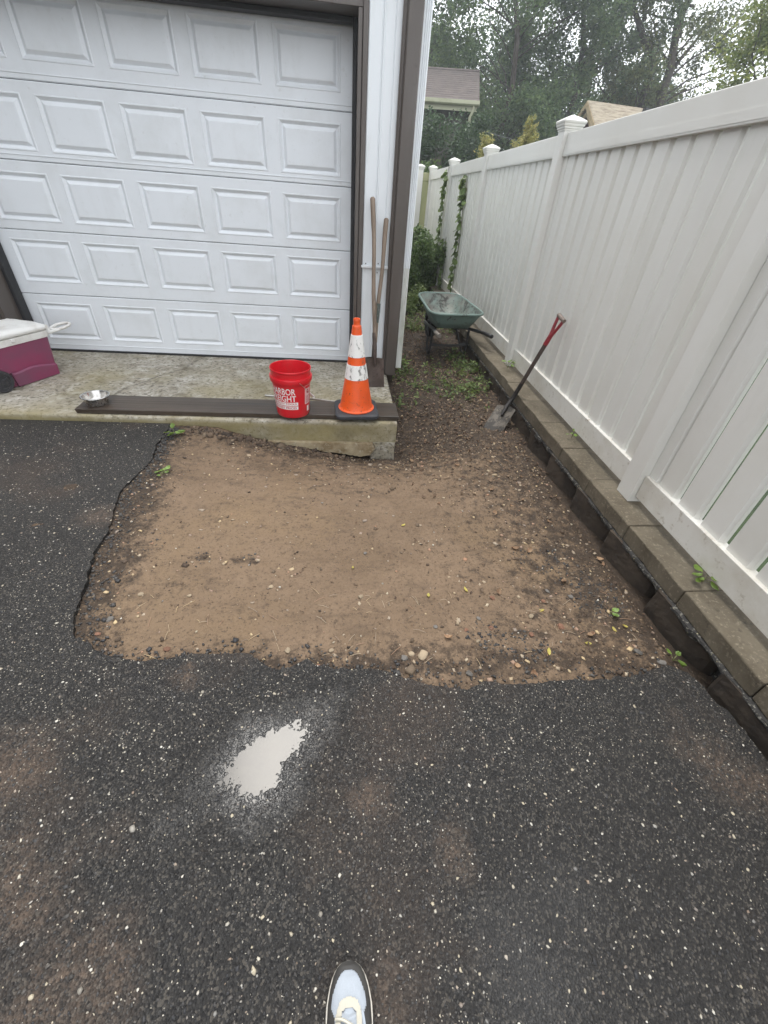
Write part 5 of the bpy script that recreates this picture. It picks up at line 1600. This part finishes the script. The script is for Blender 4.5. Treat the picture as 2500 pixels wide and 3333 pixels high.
cl = [(random.uniform(.6, 1.72), random.uniform(7.4, 8.7), random.uniform(-.05, .22), random.uniform(.08, .15)) for _ in range(24)]
shrub('low_weeds', 'low mound of mixed weeds behind the wheelbarrow, before the tall shrub', (1.2, 8.0, -.15), cl, 5000, .040, 'weed_leaf')

def branch(bm, p, q, r0, r1, wob=.15, n=6):
    p, q = Vector(p), Vector(q); pts_, rad = [], []
    L = (q - p).length
    for i in range(n + 1):
        t = i / n
        o = Vector((fract(t * 2 + p.x, p.y, 1), fract(t * 2 + p.y, p.z, 1), 0)) * (wob * L * .25 * math.sin(math.pi * t))
        pts_.append(p.lerp(q, t) + o); rad.append(r0 + (r1 - r0) * t)
    tube(bm, pts_, rad, 8)
    return pts_
def tree(name, label, base, h, rad, zc0, nclump, nleaf, lsize, mat, lean=(0, 0), crad=(.5, 1.1), group=None, limbs=None, trunk_r=.2, flat=1.0, fill=.35):
    t = thing(name, label, 'tree', base, 0, group)
    bm = BM()
    topp = (lean[0], lean[1], h * .92)
    branch(bm, (0, 0, -.6), topp, trunk_r, trunk_r * .18, .3, 10)
    clumps = []
    for _ in range(nclump):
        z = random.uniform(zc0, h)
        f = (z - zc0) / (h - zc0)
        env = rad * (math.sin(math.pi * min(1, .18 + .80 * f)) ** .65)
        a = random.uniform(0, 6.28); rr = env * (random.uniform(0, 1) ** fill)
        c = (rr * math.cos(a) * flat + lean[0] * z / h, rr * math.sin(a) + lean[1] * z / h, z)
        clumps.append((*c, random.uniform(*crad)))
    for c in clumps[::3]:
        z0 = max(zc0 * .55, c[2] - random.uniform(.8, 2.2))
        s = Vector((lean[0] * z0 / h, lean[1] * z0 / h, z0))
        branch(bm, s, c[:3], trunk_r * .16, .012, .4, 5)
    for a, b, r0, r1 in (limbs or []):
        branch(bm, a, b, r0, r1, .25, 7)
        for q in (.55, .8, 1.0, 1.1): clumps.append((*(Vector(a).lerp(Vector(b), q) + Vector((random.uniform(-.4, .4), random.uniform(-.4, .4), random.uniform(-.3, .4)))), random.uniform(*crad)))
    obj('trunk', bm, 'bark', t, smooth='all')
    P = clump_points(nleaf, clumps, 1.0)
    leaves('crown', P, rng.uniform(lsize * .6, lsize * 1.3, len(P)), mat, t, aspect=.6, up=.35)
    return t
G1 = 'trees behind the fence and houses'
tree('deciduous_tree', 'tall loose tree rising behind the brown shingled roof beside the garage', (3.0, 25.5, .05), 15.5, 2.6, 4.6, 70, 22000, .14, 'dense_leaf', group=G1, crad=(.5, 1.0))
tree('deciduous_tree', 'dense dark green tree standing right of the brown roof gable end', (6.9, 24.0, .05), 15.0, 3.3, 1.2, 190, 62000, .135, 'dense_leaf', group=G1, crad=(.45, .95), trunk_r=.17)
tree('deciduous_tree', 'broad dense green tree behind the peak of the tan shingled roof', (10.6, 26.5, .05), 16.0, 3.5, 1.5, 180, 60000, .145, 'dense_leaf', group=G1, crad=(.45, 1.0), trunk_r=.18)
tree('open_tree', 'open olive-leaved tree with a dark forked leaning trunk above the tan roof', (13.8, 26.0, .05), 15.0, 4.2, 4.4, 110, 32000, .14, 'olive_leaf', group=G1, lean=(1.6, 0), crad=(.4, .95), trunk_r=.30, fill=.5,
     limbs=[((.3, 0, 4.2), (-.3, -.4, 7.0), .20, .15), ((-.3, -.4, 7.0), (-2.4, -.2, 8.9), .15, .07), ((.35, 0, 4.8), (-1.6, -.6, 5.2), .12, .04), ((.6, 0, 6.0), (1.9, 0, 8.4), .11, .04), ((-1.2, -.3, 8.0), (-2.0, -.3, 10.5), .09, .04)])
tree('bright_tree', 'yellow-green sunlit tree crown showing over the near fence panel top rail', (11.7, 15.2, .05), 6.9, 2.0, 1.5, 100, 22000, .12, 'bright_leaf', group=G1, crad=(.35, .7), trunk_r=.14)
for i, (x, y, h, r, lab) in enumerate([(4.6, 31, 7.6, 3.2, 'dark background tree glimpsed behind the brown roof ridge'), (8.8, 33, 8.2, 3.4, 'dark background tree between the two densest green trees'), (13.0, 34, 7.6, 3.6, 'dark background tree low behind the forked trunk'), (18.0, 34, 7.5, 3.8, 'dark background tree low behind the bright yellow-green crown'), (1.2, 33, 13, 3.2, 'dark background tree mostly hidden by the garage downspout')]):
    tree('dark_tree', lab, (x, y, .05), h, r, .8, 80, 15000, .24, 'dark_leaf', group=G1, crad=(.8, 1.4), trunk_r=.25)
# dark ivy growth under the eave of the brown-roofed house
cl = [(random.uniform(1.9, 4.0), random.uniform(15.6, 17.6), random.uniform(.2, 3.45), random.uniform(.3, .6)) for _ in range(75)]
shrub('ivy_bush', 'dark ivy-covered bush under the eave of the brown-roofed house', (3.1, 16.4, .03), cl, 26000, .10, 'dark_leaf')
cl = [(random.uniform(2.0, 3.2), random.uniform(14.2, 15.2), random.uniform(.3, 2.05), random.uniform(.2, .42)) for _ in range(34)]
shrub('rounded_bush', 'rounded mid-green bush just above the mildewed fence post', (2.6, 14.7, .03), cl, 12000, .075, 'shrub_leaf')
cl = [(random.uniform(4.2, 9.5), random.uniform(16.5, 19.0), random.uniform(.2, 2.6), random.uniform(.4, .8)) for _ in range(60)]
shrub('hedge_growth', 'dark tangled hedge growth behind the two small cedars', (6.5, 17.7, .03), cl, 18000, .11, 'dark_leaf')
def cedar(label, base, h, r, n, seed):
    t = thing('young_cedar', label, 'conifer', base, 0, 'young cedars beyond the fence')
    bm = BM(); tube(bm, [(0, 0, 0), (0.01, 0, h * .5), (0, 0, h)], [.03, .02, .004], 6)
    P, D = [], []
    for k in range(90):
        z = h * (0.08 + .92 * random.random() ** .85); a = random.uniform(0, 6.28); L = r * (1.05 - z / h) ** .7 * random.uniform(.6, 1.1) + .05
        s = Vector((0, 0, z - L * .5)); e = Vector((math.cos(a) * L, math.sin(a) * L, z + L * .75))
        tube(bm, [s, s.lerp(e, .5), e], [.007, .005, .002], 4)
        for i in range(int(n / 90)):
            u = random.uniform(.15, 1.05); q = s.lerp(e, u); P.append((q.x + random.gauss(0, .035), q.y + random.gauss(0, .035), q.z + random.gauss(0, .04)))
    obj('trunk', bm, 'bark', t)
    leaves('foliage', np.array(P), rng.uniform(.05, .11, len(P)), 'cedar_leaf', t, aspect=.35, up=0)
cedar('slim yellow-green young cedar beside the broken white downspout', (3.66, 14.2, .05), 2.78, .50, 4800, 1)
cedar('taller bushy yellow-green young cedar beside the second fence post cap', (4.72, 14.2, .05), 3.15, .66, 8000, 2)

# ------------------------------------------------------------------ neighbouring houses
h1 = thing('brown_roof_house', 'house with dark brown shingled roof, cream gutter and peeling downspout', 'house', (4.20, 18.0, 0.05), R(-10))
rfb = BM()
for sgn in (1,):
    prof = [(0.0, 3.93), (0.0, 3.99), (2.75, 5.13), (5.5, 3.99), (5.5, 3.93), (2.75, 5.05)]
    prism(rfb, prof, -9.0, 0.0, 'x')
rf = obj('roof', rfb, 'shingle_brown', h1)
# shingle courses as thin lapped strips
for k in range(15):
    t0 = k / 15; y0, z0 = 2.75 * t0, 3.99 + 1.14 * t0
    y1, z1 = 2.75 * (t0 + 1 / 15 + .004), 3.99 + 1.14 * (t0 + 1 / 15 + .004)
    nrm_ = Vector((0, -1.14, 2.75)).normalized() * .008
    bm = BM(); vs = [bm.verts.new(p) for p in ((-9, y0, z0 + nrm_.z + .004), (0.015, y0, z0 + nrm_.z + .004), (0.015, y1, z1 + .004), (-9, y1, z1 + .004), (-9, y0, z0), (0.015, y0, z0))]
    bm.faces.new(vs[:4]); bm.faces.new((vs[4], vs[5], vs[1], vs[0]))
    obj('shingle_course', bm, 'shingle_brown', rf)
obj('ridge_cap', prism(BM(), [(2.60, 5.09), (2.75, 5.155), (2.90, 5.09)], -9, 0.02, 'x'), 'shingle_brown', rf)
gp = [(-.125, 3.985), (-.13, 3.90), (-.10, 3.865), (-.02, 3.86), (0.0, 3.93), (-.01, 3.985)]
obj('gutter', prism(BM(), gp, -9, 0.03, 'x'), 'gutter_cream', h1)
obj('fascia', bx(-9, 0.01, 0.002, .03, 3.74, 3.925), 'gutter_cream', h1)
obj('wall', bx(-8.7, -.45, .5, 5.0, -.1, 3.95), 'house_wall', h1)
obj('gable', prism(BM(), [(.5, 3.94), (5.0, 3.94), (2.75, 5.0)], -.50, -.46, 'x'), 'house_wall', h1)
obj('downspout', tube(BM(), [(-.14, -.05, 3.87), (-.15, -.04, 3.75), (-.22, .02, 3.60), (-.21, .03, 3.45)], .042, 8), 'gutter_cream', h1, smooth=True)
obj('downspout', tube(BM(), [(-.21, .03, 3.52), (-.23, .03, 2.9), (-.24, .04, 1.5), (-.25, .05, 0.0)], .040, 8), 'peeling_white', h1, smooth=True)
for xx in (-3.2, -6.2):
    wf = obj('window_frame', bx(xx - .55, xx + .55, .46, .499, 1.2, 2.5, .01), 'gutter_cream', h1)
    obj('pane', bx(xx - .47, xx + .47, .45, .459, 1.28, 2.42), 'window_glass', wf)

h2 = thing('tan_roof_house', 'small house with light tan shingled gable roof and tan fascia boards beyond the fence', 'house', (9.47, 22.0, 0.05), R(8))
PK, EV, DP = 4.90, 3.0, 2.3
rf = obj('roof', prism(BM(), [(-DP, EV - .05), (-DP, EV), (0, PK), (DP, EV), (DP, EV - .05), (0, PK - .09)], 0.0, 7.5, 'x'), 'shingle_tan', h2)
for k in range(17):
    t0 = k / 17; y0, z0 = -DP * (1 - t0), EV + (PK - EV) * t0
    t1 = t0 + 1 / 17 + .003; y1, z1 = -DP * (1 - t1), EV + (PK - EV) * t1
    bm = BM(); vs = [bm.verts.new(p) for p in ((-.012, y0, z0 + .016), (7.5, y0, z0 + .016), (7.5, y1, z1 + .004), (-.012, y1, z1 + .004), (-.012, y0, z0), (7.5, y0, z0))]
    bm.faces.new(vs[:4]); bm.faces.new((vs[4], vs[5], vs[1], vs[0]))
    obj('shingle_course', bm, 'shingle_tan', rf)
for s in (-1, 1):
    obj('fascia', prism(BM(), [(0, PK - .01), (s * (DP + .02), EV - .02), (s * (DP + .02), EV - .22), (0, PK - .21)], -.035, -.002, 'x'), 'fascia_tan', h2)
obj('wall', bx(.42, 7.2, -1.9, 1.9, -.1, 3.2), 'fascia_tan', h2)
obj('gable', prism(BM(), [(-2.1, 3.0), (2.1, 3.0), (0, 4.72)], .30, .42, 'x'), 'gable_brown', h2)
for s in (-1, 1): obj('gable_brace', tube(BM(), [(.1, s * .75, 3.9), (.1, 0, 4.55)], .06, 6), 'fascia_tan', h2)
obj('roof_vent', bx(2.45, 2.95, -.30, -.12, 4.74, 4.90, .02), 'black_rubber', h2)
# overhead cable
pts_ = [(4.0 + 9 * t, 18.2 + 2.5 * t, 3.45 + .25 * t - .35 * math.sin(math.pi * t)) for t in np.linspace(0, 1, 24)]
tag(obj('overhead_cable', tube(BM(), pts_, .007, 5), 'cable_grey'), 'thin grey service cable strung between the two houses', 'cable')

# added unseen house left of the drive, there to block sky light
h3 = thing('added_shade_house', 'added out-of-frame grey-brown house left of the driveway, shading that side', 'house', (-6.2, 0.0, -0.1))
obj('wall', bx(-6.0, 0.0, -7.0, 9.0, -0.4, 5.6), 'house_wall', h3)
obj('roof', prism(BM(), [(-6.4, 5.601), (0.4, 5.601), (-3.0, 7.6)], -7.3, 9.3, 'y'), 'roof_dark', h3)
for yy in (-4.5, -0.5, 3.5, 7.0):
    for zz in (0.9, 3.6):
        wf = obj('window_frame', bx(0.001, 0.05, yy - .5, yy + .5, zz, zz + 1.3, .01), 'white_trim', h3)
        obj('pane', bx(0.051, 0.056, yy - .42, yy + .42, zz + .08, zz + 1.22), 'window_glass', wf)

# ------------------------------------------------------------------ damp summer air
hz_m = bpy.data.materials.new('haze_air'); hz_m.use_nodes = True
hn = hz_m.node_tree.nodes; hn.clear()
ho = hn.new('ShaderNodeOutputMaterial'); hv = hn.new('ShaderNodeVolumePrincipled')
hv.inputs['Color'].default_value = (0.90, 0.95, 1.0, 1)
hv.inputs['Density'].default_value = 0.0034
hv.inputs['Anisotropy'].default_value = 0.3
hz_m.node_tree.links.new(hv.outputs[0], ho.inputs['Volume'])
MATS['haze_air'] = hz_m
tag(obj('haze', bx(-124, 124, -124, 124, -1.7, 18.5), 'haze_air'), kind='stuff')
